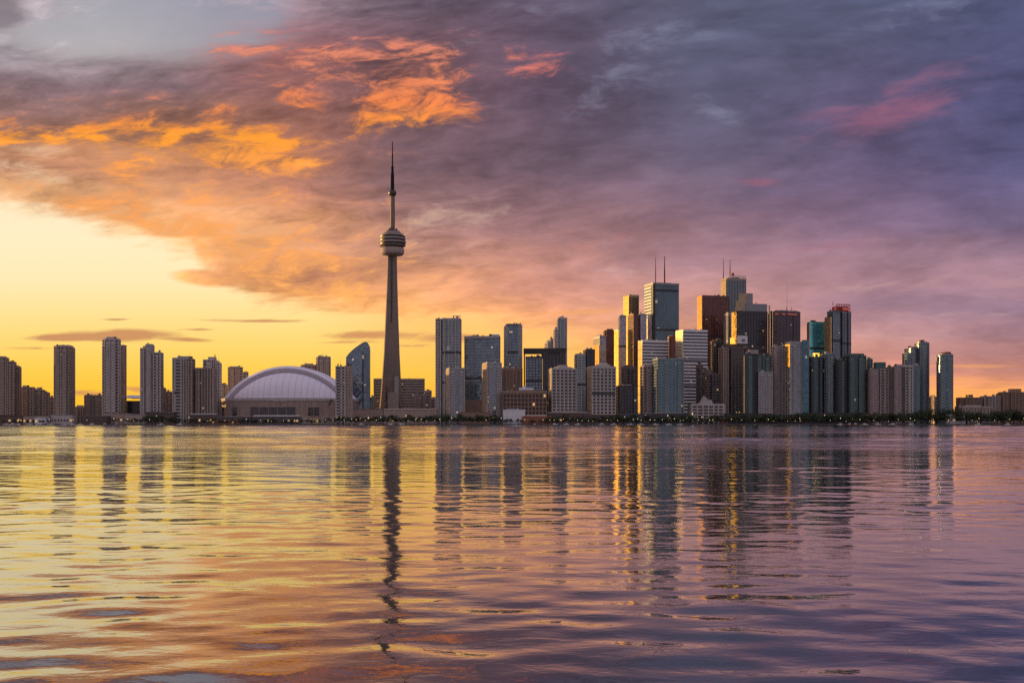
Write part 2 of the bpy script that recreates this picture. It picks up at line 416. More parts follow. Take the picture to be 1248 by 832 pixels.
def build_lake():
    nr, nc = 1000, 860
    ys = 7.0 * (SHORE + 1.0 - 0.0) ** 0 * np.exp(np.linspace(0, math.log(SHORE / 7.0), nr))
    s = np.linspace(-1, 1, nc)
    half = 0.60 * ys + 34.0
    Xg = half[:, None] * s[None, :]
    Yg = np.repeat(ys[:, None], nc, 1)
    Z = np.zeros_like(Xg)
    r = np.random.RandomState(11)
    dy = ys * (math.log(SHORE / 7.0) / (nr - 1))
    wob = 1.0 + 0.05 * np.sin(Xg * 0.011 + 1.3) + 0.03 * np.sin(Xg * 0.037 + Yg * 0.01)
    yy = Yg * wob
    lane = np.interp(yy, [0, 60, 120, 155, 180, 280, 305, 385, 440, 1000, 1900], [1.0, 1.05, 1.1, 1.1, 1.7, 1.7, .55, .5, 1.5, 1.7, 1.5])
    bands = [(1.1, 3.6, 44, .0058, .55), (3.6, 9.0, 18, .0040, .45), (9.0, 44.0, 34, .0072, .45)]
    far_in = np.clip((ys - 90.0) / 200.0, 0.08, 1.0)[:, None]
    for l0, l1, n, slope, spread in bands:
        for _ in range(n):
            lam = math.exp(r.uniform(math.log(l0), math.log(l1)))
            th = r.normal(0.10, spread)
            kx, ky = math.sin(th) * 2 * math.pi / lam, math.cos(th) * 2 * math.pi / lam
            a = slope * lam / (2 * math.pi) * r.uniform(.6, 1.4)
            fade = np.clip(lam / (dy * 2.6) - 1.0, 0, 1)[:, None]
            ph = r.uniform(0, 6.28)
            q = r.uniform(.5, 1.5)
            if l0 >= 9: fade = fade * far_in
            Z += a * fade * np.sin(kx * Xg + ky * Yg + ph + 1.1 * np.sin(Xg * q * .9 / lam + 0.5 * Yg / lam + ph))
    group = 0.8 + 0.5 * np.sin(0.05 * Xg + 0.09 * Yg + 1.0) * np.sin(-0.03 * Xg + 0.06 * Yg)
    Z *= group * lane
    # flat skirts out to the sides and behind
    big = 7000.0
    Xg = np.concatenate([np.full((nr, 1), -big), Xg, np.full((nr, 1), big)], 1)
    Yg = np.concatenate([Yg[:, :1], Yg, Yg[:, :1]], 1)
    Z = np.concatenate([np.zeros((nr, 1)), Z, np.zeros((nr, 1))], 1)
    x0 = Xg[:1].copy(); y0 = np.full_like(x0, -4000.0); z0 = np.zeros_like(x0)
    Xg, Yg, Z = np.concatenate([x0, Xg]), np.concatenate([y0, Yg]), np.concatenate([z0, Z])
    nr += 1; nc2 = nc + 2
    co = np.stack([Xg, Yg, Z], -1).reshape(-1, 3).astype(np.float32)
    idx = np.arange(nr * nc2).reshape(nr, nc2)
    q = np.stack([idx[:-1, :-1], idx[:-1, 1:], idx[1:, 1:], idx[1:, :-1]], -1).reshape(-1, 4).astype(np.int32)
    me = bpy.data.meshes.new('lake_water')
    me.vertices.add(len(co)); me.vertices.foreach_set('co', co.ravel())
    me.loops.add(q.size); me.loops.foreach_set('vertex_index', q.ravel())
    me.polygons.add(len(q))
    me.polygons.foreach_set('loop_start', np.arange(0, q.size, 4, dtype=np.int32))
    me.polygons.foreach_set('loop_total', np.full(len(q), 4, dtype=np.int32))
    me.update(calc_edges=True)
    me.polygons.foreach_set('use_smooth', np.ones(len(q), dtype=bool))
    me.materials.append(water_material())
    o = bpy.data.objects.new('lake_water', me)
    o['kind'] = 'structure'
    COL.objects.link(o)


build_lake()

# ------------------------------------------------------------------ surface materials
def wall_mat(name, c, rough=0.75, var=0.18, sc=0.25, metallic=0.0, spec=0.5):
    """masonry / concrete / painted panel: base colour with streaky weathering"""
    m, nt, b = new_mat(name)
    tc = nt.nodes.new('ShaderNodeTexCoord')
    mp = nt.nodes.new('ShaderNodeMapping')
    mp.inputs['Scale'].default_value = (1, 1, 0.25)
    nt.links.new(tc.outputs['Object'], mp.inputs[0])
    n = noise(nt, mp.outputs[0], sc, 5, 0.6)
    n2 = noise(nt, tc.outputs['Object'], sc * 7, 3, 0.6)
    rgb = nt.nodes.new('ShaderNodeRGB'); rgb.outputs[0].default_value = (*c, 1)
    k = 1.0 + (n - 0.5) * (var * 4) + (n2 - 0.5) * (var * 2)
    link(nt, scale_col(nt, rgb.outputs[0], k), b.inputs['Base Color'])
    b.inputs['Roughness'].default_value = rough
    b.inputs['Metallic'].default_value = metallic
    b.inputs['Specular IOR Level'].default_value = spec
    return m


def glass_mat(name, c, refl=0.55, rough=0.12, lit=0.012, cell=(3.1, 3.6), var=0.5, lit_col=(1.0, 0.72, 0.36), wob=0.05):
    """curtain-wall glass: every pane tilts a hair, blinds differ, a few rooms are lit"""
    m, nt, b = new_mat(name)
    tc = nt.nodes.new('ShaderNodeTexCoord')
    sp = nt.nodes.new('ShaderNodeSeparateXYZ'); nt.links.new(tc.outputs['Object'], sp.inputs[0])
    x, y, z = (S(nt, sp.outputs[i]) for i in range(3))
    oi = nt.nodes.new('ShaderNodeObjectInfo')
    rnd = S(nt, oi.outputs['Random'])
    cx, cy, cz = ((x / cell[0] + 0.37).op('FLOOR'), (y / cell[0] + 0.61).op('FLOOR'), (z / cell[1] + 0.13).op('FLOOR'))
    cv = vec(nt, cx + rnd * 91.0, cy, cz)
    wn = nt.nodes.new('ShaderNodeTexWhiteNoise'); wn.noise_dimensions = '3D'
    nt.links.new(cv, wn.inputs['Vector'])
    v = S(nt, wn.outputs['Value'])
    wc = nt.nodes.new('ShaderNodeSeparateXYZ'); nt.links.new(wn.outputs['Color'], wc.inputs[0])
    big = noise(nt, vec(nt, x * 0.03 + rnd * 40.0, y * 0.03, z * 0.022), 1.0, 3, 0.5)
    rgb = nt.nodes.new('ShaderNodeRGB'); rgb.outputs[0].default_value = (*c, 1)
    col = scale_col(nt, rgb.outputs[0], (1.0 - var * 0.5 + v * var) * (0.6 + big * 0.8))
    link(nt, col, b.inputs['Base Color'])
    b.inputs['Metallic'].default_value = refl
    b.inputs['Roughness'].default_value = rough
    b.inputs['IOR'].default_value = 1.7
    # mullions: dark joints between the panes
    # pane tilt
    geo = nt.nodes.new('ShaderNodeNewGeometry')
    sub = nt.nodes.new('ShaderNodeVectorMath'); sub.operation = 'SUBTRACT'
    nt.links.new(wn.outputs['Color'], sub.inputs[0]); sub.inputs[1].default_value = (.5, .5, .5)
    nn = add_col(nt, geo.outputs['Normal'], scale_col(nt, sub.outputs[0], wob))
    nrm = nt.nodes.new('ShaderNodeVectorMath'); nrm.operation = 'NORMALIZE'
    nt.links.new(nn, nrm.inputs[0])
    nt.links.new(nrm.outputs[0], b.inputs['Normal'])
    if lit > 0:
        e = S(nt, wc.outputs[1]).op('GREATER_THAN', 1.0 - lit)
        b.inputs['Emission Color'].default_value = (*lit_col, 1)
        link(nt, e * (0.08 + S(nt, wc.outputs[2]) * 0.4), b.inputs['Emission Strength'])
    return m


def glow_mat(name, c, k):
    m, nt, b = new_mat(name)
    b.inputs['Base Color'].default_value = (*c, 1)
    b.inputs['Emission Color'].default_value = (*c, 1)
    b.inputs['Emission Strength'].default_value = k
    return m


M = dict(
    conc_brown=wall_mat('brown_concrete', (.37, .285, .24)),  # lightened in place of haze over the left towers
    conc_warm=wall_mat('warm_concrete', (.40, .325, .28)),
    conc_grey=wall_mat('grey_concrete', (.49, .445, .42)),  # lightened likewise, standing in for haze on the left
    conc_pale=wall_mat('pale_concrete', (.40, .38, .375)),
    conc_tower=wall_mat('tower_concrete', (.235, .185, .155), var=.16),
    stone_pale=wall_mat('pale_stone', (.46, .43, .40)),
    white=wall_mat('white_cladding', (.72, .72, .74), .5, .06),
    roof_white=wall_mat('white_roof_membrane', (.84, .80, .86), .75, .05, .05),
    roof_seam_shade=wall_mat('grey_roof_seam_and_shade', (.60, .55, .60), .75, .06, .05),  # seams, plus the arch underside's shade put into the colour
    brick=wall_mat('brown_brick', (.29, .185, .135)),
    brick_dark=wall_mat('dark_brick', (.12, .085, .075)),
    granite=wall_mat('red_granite', (.16, .06, .045), .45, .08),
    maroon=wall_mat('maroon_metal', (.12, .085, .10), .5),
    dark=wall_mat('dark_metal', (.045, .045, .05), .45),
    black=wall_mat('black_steel', (.02, .02, .023), .4),
    mast=wall_mat('dark_mast_paint', (.035, .03, .035), .95, spec=0.0),
    blue_steel=wall_mat('blue_grey_steel', (.10, .135, .165), .4),
    steel=wall_mat('grey_steel', (.24, .25, .28), .4, metallic=.3),
    green_slab=wall_mat('dark_green_slab', (.12, .185, .185), .5),
    teal_slab=wall_mat('teal_grey_slab', (.21, .27, .29), .5),
    teal_metal=wall_mat('green_metal_roof', (.05, .13, .11), .5),
    pink=wall_mat('pinkish_precast', (.36, .295, .28)),
    rust=wall_mat('terracotta', (.30, .12, .07)),
    red=wall_mat('red_panel', (.42, .04, .035), .5),
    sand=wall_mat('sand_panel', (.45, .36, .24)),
    asphalt=wall_mat('asphalt', (.05, .05, .05)),
    earth=wall_mat('city_ground', (.06, .055, .05)),
    quay=wall_mat('quay_concrete', (.10, .09, .085)),
    bark=wall_mat('bark', (.06, .045, .035)),
    g_brown=glass_mat('bronze_window_glass', (.028, .024, .024), .2, .2, .005),
    g_blue=glass_mat('blue_curtain_glass', (.15, .215, .28), .65, .1, .005),
    g_steel=glass_mat('steel_blue_glass', (.10, .175, .22), .6, .14, .008, cell=(4.5, 5.8), var=.22, wob=.02, lit_col=(1, .8, .55)),
    g_teal=glass_mat('teal_curtain_glass', (.06, .16, .205), .55, .24, .006),
    g_teal_bright=glass_mat('bright_teal_glass', (.16, .66, .80), .7, .12, .0),
    g_green=glass_mat('green_condo_glass', (.03, .085, .09), .4, .14, .008),
    g_dark=glass_mat('black_curtain_glass', (.05, .055, .07), .5, .1, .008),
    g_violet=glass_mat('violet_grey_glass', (.03, .03, .038), .22, .14, .003),
    g_mirror=glass_mat('violet_mirror_glass', (.36, .34, .42), .6, .14, .0),
    g_gold=glass_mat('gold_sunlight_tint_glass', (.92, .64, .27), .92, .12, .0, var=.25, wob=.03),  # gold of the low sun put into the glass colour
    g_amber=glass_mat('amber_sunlight_tint_glass', (.62, .36, .16), .9, .16, .0, var=.3, wob=.03),  # orange sunlight put into the glass colour
    white_gloss=glass_mat('pale_sunlight_tint_cladding', (.92, .78, .52), .8, .2, .0, var=.2, wob=.03),  # sunlit gold cast put into pale cladding
    conc_dark=wall_mat('dark_brown_concrete', (.15, .115, .10)),
    g_red=glass_mat('red_brown_glass', (.12, .05, .05), .45, .15, .004),
    lamp=glow_mat('lit_lamp_globe', (1.0, .70, .30), 1.1),
    lamp_white=glow_mat('white_lamp_globe', (1.0, .88, .70), .7),
    shop=glow_mat('lit_shop_window', (1.0, .62, .25), .4),
    redlight=glow_mat('red_crown_light', (.9, .20, .14), .10),
    gold_glow=glow_mat('painted_gold_glow', (1.0, .62, .08), 1.0),  # glow put into the surface of gold-lit roof blocks, no lamp
    hull_white=wall_mat('white_boat_hull', (.7, .7, .7), .35, .04),
    hull_blue=wall_mat('blue_boat_hull', (.05, .08, .16), .35, .04),
    hull_red=wall_mat('red_boat_hull', (.4, .06, .04), .35, .04),
)


def leaf_mat(name, c):
    m, nt, b = new_mat(name)
    geo = nt.nodes.new('ShaderNodeNewGeometry')
    oi = nt.nodes.new('ShaderNodeObjectInfo')
    n = noise(nt, geo.outputs['Position'], 0.55, 3, 0.6)
    rgb = nt.nodes.new('ShaderNodeRGB'); rgb.outputs[0].default_value = (*c, 1)
    link(nt, scale_col(nt, rgb.outputs[0], 0.45 + n * 0.9 + S(nt, oi.outputs['Random']) * 0.4), b.inputs['Base Color'])
    b.inputs['Roughness'].default_value = .7
    return m


M['leaf'] = leaf_mat('dark_green_leaves', (.035, .055, .022))
M['leaf_olive'] = leaf_mat('olive_leaves', (.055, .060, .024))


# ------------------------------------------------------------------ mesh helpers
class MB:
    def __init__(self):
        self.v, self.f = [], []

    def prism(self, poly, z0, z1, poly_top=None):
        """solid between two rings (counter-clockwise polygons)"""
        n, b = len(poly), len(self.v)
        pt = poly_top or poly
        self.v += [(p[0], p[1], z0) for p in poly] + [(p[0], p[1], z1) for p in pt]
        self.f.append([b + i for i in range(n)][::-1])
        self.f.append([b + n + i for i in range(n)])
        for i in range(n):
            j = (i + 1) % n
            self.f.append([b + i, b + j, b + n + j, b + n + i])
        return self

    def box(self, cx, cy, w, d, z0, z1):
        return self.prism([(cx - w / 2, cy - d / 2), (cx + w / 2, cy - d / 2), (cx + w / 2, cy + d / 2), (cx - w / 2, cy + d / 2)], z0, z1)

    def obox(self, px, py, ux, uy, w, d, z0, z1):
        """box centred on (px, py), its width along the unit vector u"""
        nx, ny = -uy, ux
        c = [(-w / 2, -d / 2), (w / 2, -d / 2), (w / 2, d / 2), (-w / 2, d / 2)]
        return self.prism([(px + a * ux + b_ * nx, py + a * uy + b_ * ny) for a, b_ in c], z0, z1)

    def bar(self, p, q, r0, r1=None, n=6):
        p, q = Vector(p), Vector(q)
        r1 = r0 if r1 is None else r1
        d = (q - p).normalized()
        a = d.orthogonal().normalized(); c = d.cross(a)
        b = len(self.v)
        for P, rr in ((p, r0), (q, r1)):
            for i in range(n):
                t = 2 * math.pi * i / n
                self.v.append(tuple(P + a * (rr * math.cos(t)) + c * (rr * math.sin(t))))
        self.f.append([b + i for i in range(n)][::-1]); self.f.append([b + n + i for i in range(n)])
        for i in range(n):
            j = (i + 1) % n
            self.f.append([b + i, b + j, b + n + j, b + n + i])
        return self

    def lathe(self, prof, n=48, cx=0, cy=0):
        """closed solid of revolution from (radius, z) pairs, bottom to top"""
        b = len(self.v)
        for r, z in prof:
            for i in range(n):
                t = 2 * math.pi * i / n
                self.v.append((cx + r * math.cos(t), cy + r * math.sin(t), z))
        for k in range(len(prof) - 1):
            for i in range(n):
                j = (i + 1) % n
                self.f.append([b + k * n + i, b + k * n + j, b + (k + 1) * n + j, b + (k + 1) * n + i])
        self.f.append([b + i for i in range(n)][::-1])
        self.f.append([b + (len(prof) - 1) * n + i for i in range(n)])
        return self

    def loft(self, rings):
        b, n = len(self.v), len(rings[0])
        for r in rings:
            self.v += [tuple(p) for p in r]
        for k in range(len(rings) - 1):
            for i in range(n):
                j = (i + 1) % n
                self.f.append([b + k * n + i, b + k * n + j, b + (k + 1) * n + j, b + (k + 1) * n + i])
        self.f.append([b + i for i in range(n)][::-1])
        self.f.append([b + (len(rings) - 1) * n + i for i in range(n)])
        return self

    def grid(self, P, smooth=False):
        b, r, c = len(self.v), len(P), len(P[0])
        for row in P:
            self.v += [tuple(p) for p in row]
        for i in range(r - 1):
            for j in range(c - 1):
                self.f.append([b + i * c + j, b + i * c + j + 1, b + (i + 1) * c + j + 1, b + (i + 1) * c + j])
        return self

    def mesh(self, name, mat, smooth=False):
        me = bpy.data.meshes.new(name)
        me.from_pydata(self.v, [], self.f)
        me.materials.append(mat)
        if smooth:
            me.polygons.foreach_set('use_smooth', [True] * len(me.polygons))
        me.update()
        return me

    def build(self, name, mat, parent=None, label=None, smooth=False):
        o = bpy.data.objects.new(name, self.mesh(name, mat, smooth))
        COL.objects.link(o)
        if parent is not None:
            o.parent = parent
        if label:
            o['label'] = label
        return o


def empty(name, loc, rz=0.0, label=None, cat=None, group=None):
    o = bpy.data.objects.new(name, None)
    o.location = loc
    o.rotation_euler = (0, 0, rz)
    o.empty_display_size = 1.0
    COL.objects.link(o)
    if label: o['label'] = label
    if cat: o['category'] = cat
    if group: o['group'] = group
    return o


def copy_tree(o, parent=None):
    c = o.copy()
    COL.objects.link(c)
    c.parent = parent
    for ch in list(o.children):
        copy_tree(ch, c)
    return c


def wx(px, Y): return (px - 624.0) / F * Y
def wz(py, Y): return (HOR - py) / F * Y + CAMZ


GZ = 1.9      # street level above the lake

# ------------------------------------------------------------------ ground
def ground():
    g = MB().box(0, 1816 + 6000, 24000, 12000, -3, GZ - .25)
    o = g.build('city_ground', M['earth']); o['kind'] = 'structure'
    s = MB().box(0, 1809, 9000, 5.5, -3, 1.45)
    o = s.build('seawall', M['quay']); o['kind'] = 'structure'
    p = MB().box(0, 1818, 9000, 12.4, -2, GZ - .12)
    o = p.build('promenade_pavement', M['quay']); o['kind'] = 'structure'
    r = MB().box(0, 1836, 9000, 14, -2, GZ - .2)
    o = r.build('waterfront_road', M['asphalt']); o['kind'] = 'structure'


ground()

# ------------------------------------------------------------------ generic towers
# style: core material, floor height, spandrel material/height/projection, pier material/pitch/width/projection
ST = {
    'brown': dict(core='g_brown', band='conc_brown', fh=5.2, bh=2.0, p=.45, pier='conc_brown', pitch=7.0, pw=2.2, pp=.8, bal=2),
    'warm': dict(core='g_brown', band='conc_warm', fh=5.2, bh=1.9, p=.5, pier='conc_warm', pitch=7.0, pw=1.9, pp=.9, bal=2),
    'grey': dict(core='g_violet', band='conc_grey', fh=5.2, bh=1.9, p=.7, pier='conc_grey', pitch=8.5, pw=1.8, pp=1.0, bal=2),
    'ribbed':  dict(core='g_brown', band='conc_brown', fh=3.2, bh=.8, p=.3, pier='conc_brown', pitch=4.6, pw=2.1, pp=1.5),
    'pale': dict(core='g_violet', band='stone_pale', fh=5.6, bh=1.9, p=.5, pier='stone_pale', pitch=7.2, pw=2.3, pp=.9),
    'condoblue': dict(core='g_blue', band='conc_pale', fh=4.4, bh=1.1, p=.7, pier='conc_pale', pitch=9.5, pw=1.5, pp=.9, bal=2),
    'glassblue': dict(core='g_blue', band='blue_steel', fh=5.6, bh=1.1, p=.25, pier='steel', pitch=8.5, pw=.8, pp=.4),
    'glassgrid': dict(core='g_steel', band='conc_grey', fh=5.0, bh=1.2, p=.35, pier='conc_grey', pitch=7.0, pw=1.3, pp=.55),
    'teal': dict(core='g_teal', band='teal_slab', fh=5.0, bh=1.2, p=.5, pier='steel', pitch=9.5, pw=1.0, pp=.6, bal=2),
    'green': dict(core='g_green', band='green_slab', fh=5.0, bh=1.1, p=.6, pier='dark', pitch=9.0, pw=1.6, pp=.8, bal=3),
    'black': dict(core='g_dark', band='dark', fh=5.2, bh=1.3, p=.25, pier='black', pitch=6.2, pw=.9, pp=.5),
    'whiteband': dict(core='g_dark', band='white', fh=6.2, bh=3.2, p=.6, pier=None, pitch=0, pw=0, pp=0),
    'greyband': dict(core='g_dark', band='conc_warm', fh=5.6, bh=3.0, p=.6, pier=None, pitch=0, pw=0, pp=0),
    'granite': dict(core='g_red', band='granite', fh=5.6, bh=2.0, p=.3, pier='granite', pitch=6.5, pw=1.8, pp=.6),
    'maroon': dict(core='g_dark', band='maroon', fh=5.6, bh=2.8, p=.4, pier='maroon', pitch=8.0, pw=1.2, pp=.7),
    'brownband': dict(core='g_brown', band='brick', fh=4.0, bh=2.0, p=.4, pier='brick', pitch=6.5, pw=1.6, pp=.8),
    'steel':   dict(core='g_steel', band='blue_steel', fh=5.8, bh=1.2, p=.2, pier='blue_steel', pitch=3.9, pw=.5, pp=.35),
    'gold':    dict(core='g_gold', band='sand', fh=3.9, bh=1.0, p=.2, pier='sand', pitch=6.0, pw=.7, pp=.35),
    'violet':  dict(core='g_mirror', band='steel', fh=3.9, bh=.8, p=.2, pier='steel', pitch=5.0, pw=.6, pp=.35),
    'brick':   dict(core='g_brown', band='brick', fh=3.8, bh=1.5, p=.4, pier='brick', pitch=4.6, pw=1.7, pp=.7),
    'low':     dict(core='g_brown', band='conc_warm', fh=3.6, bh=1.7, p=.3, pier='conc_warm', pitch=5.0, pw=1.4, pp=.5),
    'lowdark': dict(core='g_dark', band='dark', fh=3.8, bh=1.3, p=.3, pier='dark', pitch=5.0, pw=1.0, pp=.5),
    'pinkcondo': dict(core='g_violet', band='pink', fh=5.2, bh=1.8, p=.7, pier='pink', pitch=7.5, pw=2.2, pp=.9, bal=2),
    'red':     dict(core='g_steel', band='steel', fh=3.3, bh=.9, p=.6, pier='maroon', pitch=8, pw=1.2, pp=.8),
    'brightteal': dict(core='g_teal_bright', band='g_teal_bright', fh=3.6, bh=.5, p=.2, pier='steel', pitch=6, pw=.4, pp=.3),
    'mix': dict(core='g_dark', band='conc_dark', fh=5.0, bh=1.6, p=.4, pier='conc_dark', pitch=7.5, pw=1.4, pp=.7),
}
DEF_ROT = R(17)


def rect(w, d, cx=0.0, cy=0.0):
    return [(cx - w / 2, cy - d / 2), (cx + w / 2, cy - d / 2), (cx + w / 2, cy + d / 2), (cx - w / 2, cy + d / 2)]


def chamfer(w, d, c, cx=0.0, cy=0.0):
    a, b = w / 2, d / 2
    return [(cx - a + c, cy - b), (cx + a - c, cy - b), (cx + a, cy - b + c), (cx + a, cy + b - c), (cx + a - c, cy + b), (cx - a + c, cy + b), (cx - a, cy + b - c), (cx - a, cy - b + c)]


def oval(w, d, cx=0.0, cy=0.0, n=20, e=2.6):
    out = []
    for i in range(n):
        t = 2 * math.pi * (i + .5) / n
        c, s = math.cos(t), math.sin(t)
        out.append((cx + w / 2 * math.copysign(abs(c) ** (2 / e), c), cy + d / 2 * math.copysign(abs(s) ** (2 / e), s)))
    return out


def bow(w, d, cx=0.0, cy=0.0, n=8, k=.18):
    """box whose front swells outwards"""
    fr = [(cx - w / 2 + w * i / n, cy - d / 2 - d * k * (1 - (2 * i / n - 1) ** 2)) for i in range(n + 1)]
    return fr + [(cx + w / 2, cy + d / 2), (cx - w / 2, cy + d / 2)]


def bay(w, d, cx=0.0, cy=0.0, seed=0):
    """box with a shallow projecting bay on its front and a notched corner"""
    r = random.Random(int(w * 53 + d * 17 + cx * 7))
    a, b = w / 2, d / 2
    l, q = -a + w * r.uniform(.16, .34), a - w * r.uniform(.16, .36)
    p = min(2.6, d * .1)
    n = min(2.8, w * .12)
    if r.random() < .5:
        pts = [(-a, -b + p), (l, -b + p), (l, -b), (q, -b), (q, -b + p), (a - n, -b + p), (a - n, -b + p + n), (a, -b + p + n), (a, b), (-a, b)]
    else:
        pts = [(-a, -b + p + n), (-a + n, -b + p + n), (-a + n, -b), (l, -b), (l, -b + p), (q, -b + p), (q, -b), (a, -b), (a, b), (-a, b)]
    return [(cx + x, cy + y) for x, y in pts]


FP = {'rect': rect, 'chamfer': lambda w, d, cx=0, cy=0: chamfer(w, d, min(w, d) * .22, cx, cy), 'oval': oval, 'bow': bow,
      'round': lambda w, d, cx=0, cy=0: oval(w, d, cx, cy, 24, 2.0)}


def grow(poly, p):
    xs = [a for a, _ in poly]; ys = [b for _, b in poly]
    cx, cy = (min(xs) + max(xs)) / 2, (min(ys) + max(ys)) / 2
    w, d = max(xs) - min(xs), max(ys) - min(ys)
    return [(cx + (a - cx) * (w + 2 * p) / w, cy + (b - cy) * (d + 2 * p) / d) for a, b in poly]


def facade(root, poly, z0, z1, st, blank=None, bands=True):
    """glass core with projecting spandrels and piers, as three parts of the thing"""
    s = ST[st] if isinstance(st, str) else st
    core = MB().prism(poly, z0, z1)
    core.build('curtain_wall' if s['core'].startswith('g_') else 'wall', M[s['core']], root)
    h = z1 - z0
    if bands and s['band']:
        n = max(1, round(h / s['fh']))
        fh = h / n
        b = MB()
        big = grow(poly, s['p'])
        for i in range(n):
            zb = z0 + i * fh + fh - s['bh']
            b.prism(big, zb, zb + s['bh'] + (.06 if i == n - 1 else 0.0))
        b.build('spandrel_bands', M[s['band']], root)
    if s['band'] and (z1 - z0) > 95 and not s.get('bal'):
        # plant floors: darker louvred bands part-way up and under the roof
        rr = random.Random(int(z1 * 7 + poly[0][0] * 11))
        lv = grow(poly, max(s['pp'], s['p']) + .12)
        for t in ([.36, .70] if z1 - z0 > 170 else [rr.uniform(.45, .6)]):
            zl = z0 + (z1 - z0) * (t + rr.uniform(-.04, .04))
            MB().prism(lv, zl, zl + 4.4).build('louver_band', M['dark' if s['band'] != 'white' else 'steel'], root)
        MB().prism(grow(poly, max(s['pp'], s['p']) + .2), z1 - 3.2, z1 + .35).build('roof_fascia', M[s['band']], root)
    if s.get('bal') and (z1 - z0) > 40:
        n = max(1, round((z1 - z0) / s['fh']))
        fh = (z1 - z0) / n
        rr = random.Random(int(abs(poly[0][0]) * 97 + z1 * 13))
        ya = min(b_ for _, b_ in poly); xa = min(a_ for a_, _ in poly); xb = max(a_ for a_, _ in poly)
        W = xb - xa
        cnt = max(1, min(s['bal'], int(W / 11)))
        for q in range(cnt):
            bw = min(6.5, W * .28)
            cx = xa + W * (q + .5) / cnt + rr.uniform(-.12, .12) * W / cnt
            yy = ya
            for (a_, b_), (c_, d_) in zip(poly, poly[1:] + poly[:1]):
                if c_ > a_ and a_ <= cx <= c_ and min(b_, d_) < (ya + 6):
                    yy = b_ + (d_ - b_) * (cx - a_) / (c_ - a_)
            # one comb-shaped stack: a recessed back with a slab and parapet at every floor
            yb, y0_, y1_ = yy + .3, yy - s['p'] - .3, yy - s['p'] - 1.5
            prof = [(yb, z0 + 1.5), (y0_, z0 + 1.5)]
            for i in range(1, n - 1):
                zb_ = z0 + i * fh
                prof += [(y0_, zb_), (y1_, zb_), (y1_, zb_ + fh * .36), (y0_, zb_ + fh * .36)]
            prof += [(y0_, z1 - fh * .7), (yb, z1 - fh * .7)]
            MB().loft([[(cx + bw / 2, y_, z_) for y_, z_ in prof], [(cx - bw / 2, y_, z_) for y_, z_ in prof]]).build('balcony_stack', M[s.get('balm') or s['band'] or 'conc_warm'], root)
    if s['pier']:
        pm = MB()
        m = len(poly)
        for i in range(m):
            a, c = Vector((*poly[i], 0)), Vector((*poly[(i + 1) % m], 0))
            L = (c - a).length
            if L < 1.2:
                continue
            u = (c - a) / L
            k = max(1, round(L / s['pitch']))
            if L < s['pitch'] * .8:
                pts = [0.0]
            else:
                pts = [j / k for j in range(k)]
            for t in pts:
                p = a + u * (L * t)
                pm.obox(p.x, p.y, u.x, u.y, s['pw'], 2 * s['pp'] + .013 * (i % 3), z0 + .02, z1 + .28 + .017 * i)
        pm.build('piers', M[s['pier']], root)


